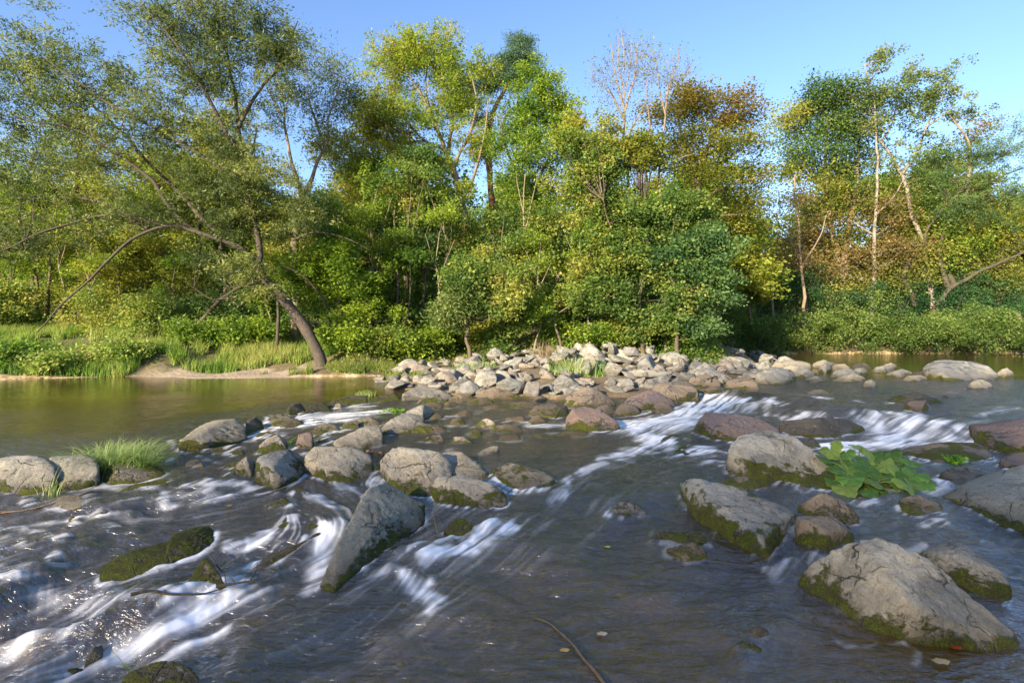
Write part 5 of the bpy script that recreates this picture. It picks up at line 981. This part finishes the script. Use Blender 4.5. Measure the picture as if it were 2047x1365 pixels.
# butterbur
def butterbur():
    p = water_at(1745, 985); o0 = p+np.array([0, .2, 0]); rg = np.random.RandomState(21); lb, sb = Buf(), Buf()
    spec = []
    for px, py, dd, r in [(1690,905,.5,.10),(1715,925,.35,.14),(1680,940,.25,.13),(1700,955,.1,.14),(1745,910,.5,.13),(1770,930,.35,.15),(1735,945,.2,.14),(1690,975,.0,.12),(1755,965,.05,.14),(1800,935,.4,.13),(1790,955,.15,.13),(1830,950,.2,.13),(1815,970,.0,.13),(1845,970,.1,.12),(1740,985,-.08,.10),(1780,905,.6,.12),(1660,900,.5,.11),(1675,925,.45,.12),(1720,895,.6,.11),(1820,920,.5,.11),(1850,955,.3,.10),(1860,978,.1,.08),(1775,985,-.02,.09),(1710,940,.3,.12),(1765,915,.45,.12),(1672,886,.6,.07),(1648,915,.4,.09),(1838,985,-.0,.08),(1805,990,-.05,.09),(1665,960,.15,.1)]:
        c = P(px, py, p[1]+dd*1.1); spec.append((c, r*1.05))
    nr, ns = 7, 30
    for c, r in spec:
        yaw = rg.uniform(-.9, .9)-math.pi/2; tilt = rg.uniform(.25, .75); roll = rg.uniform(-.4, .4)
        th = np.linspace(-math.pi*.93, math.pi*.93, ns); rr_ = np.linspace(0, 1, nr)[:, None]
        edge = (1+.10*np.cos(th*3)+.05*np.sin(th*9+rg.uniform(0, 6))+.03*np.sin(th*17))*(1-.25*np.abs(th/math.pi)**6); R_ = rr_*edge[None]*r
        lx = R_*np.cos(th)*1.05; ly = R_*np.sin(th); ph = rg.uniform(0, 6)
        lz = .18*r*(rr_**2)*np.cos(th*2+ph)+.07*r*rr_*np.sin(th*7+ph)-.22*r*rr_**2+.025*r*np.abs(np.sin(th*5))*rr_
        V = np.stack([lx, ly, lz], -1).reshape(-1, 3)
        cy, sy = math.cos(yaw), math.sin(yaw); V = V@np.array([[math.cos(tilt), 0, -math.sin(tilt)], [0, 1, 0], [math.sin(tilt), 0, math.cos(tilt)]]).T.T
        V = V@np.array([[1, 0, 0], [0, math.cos(roll), math.sin(roll)], [0, -math.sin(roll), math.cos(roll)]]); V = V@np.array([[cy, sy, 0], [-sy, cy, 0], [0, 0, 1]])
        i = np.arange(nr*ns).reshape(nr, ns); Fq = np.stack([i[:-1, :-1], i[:-1, 1:], i[1:, 1:], i[1:, :-1]], -1).reshape(-1, 4)
        vein = np.clip(1-np.abs(np.sin(th*3.2))*7, 0, 1)[None]*(1-.3*rr_)*np.ones((nr, 1)); base = np.array([(.07,.15,.028),(.095,.20,.04),(.17,.25,.05)][rg.randint(3)])*rg.uniform(.8, 1.15)
        C = base+vein[..., None]*np.array([.12, .14, .05])+(rr_[..., None] > .95)*np.array([.05, .04, 0])
        mott = fbm3(V*40, 2)[:, None]*.02; lb.add(V+(c-o0), Fq, np.clip(C.reshape(-1, 3)*(1+mott*8), .01, 1))
        foot = np.array([rg.uniform(-.12, .12), rg.uniform(-.05, .2), -.05]); pth = catmull([foot, (foot+c-o0)/2+[0, 0, .06], c-o0-[0, 0, .004]], 5); Vt, Ft = tube(pth, np.linspace(.009, .005, len(pth)), 6); sb.add(Vt, Ft, np.tile([[.16, .22, .07]], (len(Vt), 1)))
    r = obj('butterbur_plant', None, label="large leaved butterbur plant growing right of the tall domed boulder", cat='plant', loc=o0)
    obj('foliage', lb.mesh('foliage'), M['leaf'], parent=r); obj('stalk', sb.mesh('stalk'), M['leaf'], parent=r)
butterbur()
# driftwood
def stick(name, label, paths, mat, cat='branch', above=.0, Yo=None, group=None, sides=7):
    b = Buf(); org = None
    for pts, r0, r1 in paths:
        w = []
        for q in pts:
            if len(q) == 3: w.append(P(*q))
            else:
                k = water_at(*q); w.append(k+[0, 0, above])
        w = np.array(w)
        if org is None: org = w[0].copy()
        pth = catmull(w, 7); pth = pth+.006*np.stack([vn3(pth*9), vn3(pth*9+5), vn3(pth*9+11)], -1)*min(1, r0/.01)
        rad = np.linspace(r0, r1, len(pth))*(1+.2*vn3(pth*25)); V, Fq = tube(pth-org, rad, sides); b.add(V, Fq)
    return obj(name, b.mesh(name), mat, label=label, cat=cat, loc=org, group=group)
stick('dead_log', "leaning dead log propped from the left bank up into the trees", [([(330,706,19.5),(372,678,19.8),(400,645,20.2),(428,612,20.6),(450,590,20.8)], .13, .07), ([(372,678,19.8),(385,662,19.6),(400,655,19.5)], .03, .012)], M['bark'], 'log')
stick('fallen_branch', "fallen bare branch lying low in the shade right of the log", [([(500,700,19.8),(540,672,20.2),(580,668,20.4)], .05, .02), ([(540,690,20),(520,672,20.2)], .03, .01)], M['dry'])
stick('dead_pole', "thin dark dead stem standing left of the leaning willow's foot", [([(552,706,19),(556,650,19),(556,600,19)], .07, .05)], M['bark_dark'], 'stem')
stick('driftwood_stick', "long dark stick lying in the shallow water at the bottom centre", [([(1068,1236),(1100,1250),(1140,1285),(1168,1320),(1205,1362),(1230,1395)], .006, .014), ([(1168,1320),(1180,1318)], .005, .002)], M['bark_dark'], above=.012)
stick('driftwood_branch', "mossy forked driftwood twig above the bottom left rapids", [([(262,1262),(300,1240),(345,1218),(400,1210),(435,1204)], .013, .004), ([(318,1232),(312,1214),(318,1196)], .006, .002), ([(345,1218),(330,1200),(325,1180)], .005, .0015), ([(330,1222),(305,1212)], .005, .0015)], M['bark_dark'], above=.06)
stick('driftwood_twigs', "bare dark twigs lodged beside the triangular mossy rock", [([(418,1125),(435,1150),(448,1165),(452,1190)], .006, .003), ([(440,1150),(458,1135)], .004, .001), ([(432,1192),(470,1186),(508,1180)], .012, .006), ([(470,1186),(455,1165)], .006, .002), ([(500,1180),(512,1158),(514,1140)], .005, .002)], M['bark_dark'], above=.07)
stick('driftwood_twigs', "pale reed stalk and twig stuck by the tip of the leaning boulder", [([(694,1150),(700,1130),(706,1108)], .003, .002), ([(875,1080),(868,1050),(862,1035)], .005, .002)], M['dry'], above=.06)
stick('driftwood_branch', "small tangle of dry branches washed onto the rocks above the left cascade", [([(1415,778),(1440,768),(1462,760)], .02, .01), ([(1425,775),(1440,755)], .012, .005), ([(1440,768),(1458,775)], .014, .006), ([(1430,762),(1455,770)], .012, .005), ([(1436,778),(1450,752)], .01, .004)], M['dry'], above=.25)
stick('driftwood_stick', "thin pale stick lying in front of the long dark boulder", [([(0,1032),(60,1022),(140,1000),(185,985)], .006, .012)], M['dry'], above=.02)
# floating leaves
LF = [("yellow leaf drifting in the main current",1213,1097,.03,(.5,.5,.1)),("pale leaf under the water right of centre",1202,1272,.035,(.45,.38,.30)),("yellow tan leaf beside the dark stick",1127,1305,.03,(.5,.36,.12)),("large yellow leaf at the foot of the largest boulder",1880,1328,.05,(.55,.42,.2)),("red leaf at the foot of the largest boulder",1910,1300,.035,(.35,.07,.03)),("small orange leaf left of the dark mossy wedge",457,1014,.03,(.5,.3,.04)),("orange leaf against the flat slab",1433,1057,.02,(.5,.16,.04))]
for lb_, px, py, r, c in LF:
    q = water_at(px, py); th = np.linspace(0, 2*math.pi, 12, endpoint=False); V = np.vstack([[0, 0, .004], np.stack([r*np.cos(th)*(1+.2*np.cos(th*3)), r*.6*np.sin(th)*(1+.2*np.sin(th*5)), .003*np.sin(th*2)], -1)])
    V2 = V.copy(); V2[:, 2] -= .001; Fq = np.array([[0, 1+k, 1+(k+1) % 12] for k in range(12)]); me = mesh_np('fallen_leaf', np.vstack([V, V2]), np.vstack([Fq, Fq[:, ::-1]+13]), cols={'tint': np.tile(c, (26, 1))}); obj('fallen_leaf', me, M['leaf'], label=lb_, cat='leaf', loc=q+[0, 0, .022], group='fallen leaves')
# fallen leaf litter lodged between boulders
rg = np.random.RandomState(3); q = P(735, 905, water_at(735, 940)[1]+.6); b = Buf(); leaves(b, q[None]*0+rg.normal(size=(40, 3))*[.12, .08, .008], 3, .01, .06, .04, [(.12,.06,.04),(.25,.13,.08),(.40,.26,.2)], rg, 2.0); obj('leaf_litter', b.mesh('leaf_litter'), M['leaf'], label="patch of brown fallen leaves caught between the pitted and double boulders", cat='leaf litter', kind='stuff', loc=q)

# ------------------------------------------------------------------ unseen trees added behind the camera, crowns thinned to shade the stream lightly
rg = np.random.RandomState(12); Tn = np.array([SUNH[1], -SUNH[0]])            # across the sun
if Tn[0] > 0: Tn = -Tn
k = 0
for t_, a_, hgt, wd in SHADE:
    xy = Tn*t_+SUNH*a_; k += 1; g = float(Hg(np.array([xy[0]]), np.array([xy[1]]))[0]); s = hgt/11; q = (0, 2, 0, 2, 3)[k % 5]
    r_ = obj('unseen_shade_tree', None, label=f"unseen tree added behind the camera to filter the sun, {ORD[k-1]} from the left", cat='tree', group='unseen trees added to filter the sun', loc=(xy[0], xy[1], g)); r_.scale = (s*wd, s*wd, s); r_.rotation_euler = (0, 0, k*1.3)
    obj('trunk', SHP[0], parent=r_); obj('crown', SHP[1], parent=r_)
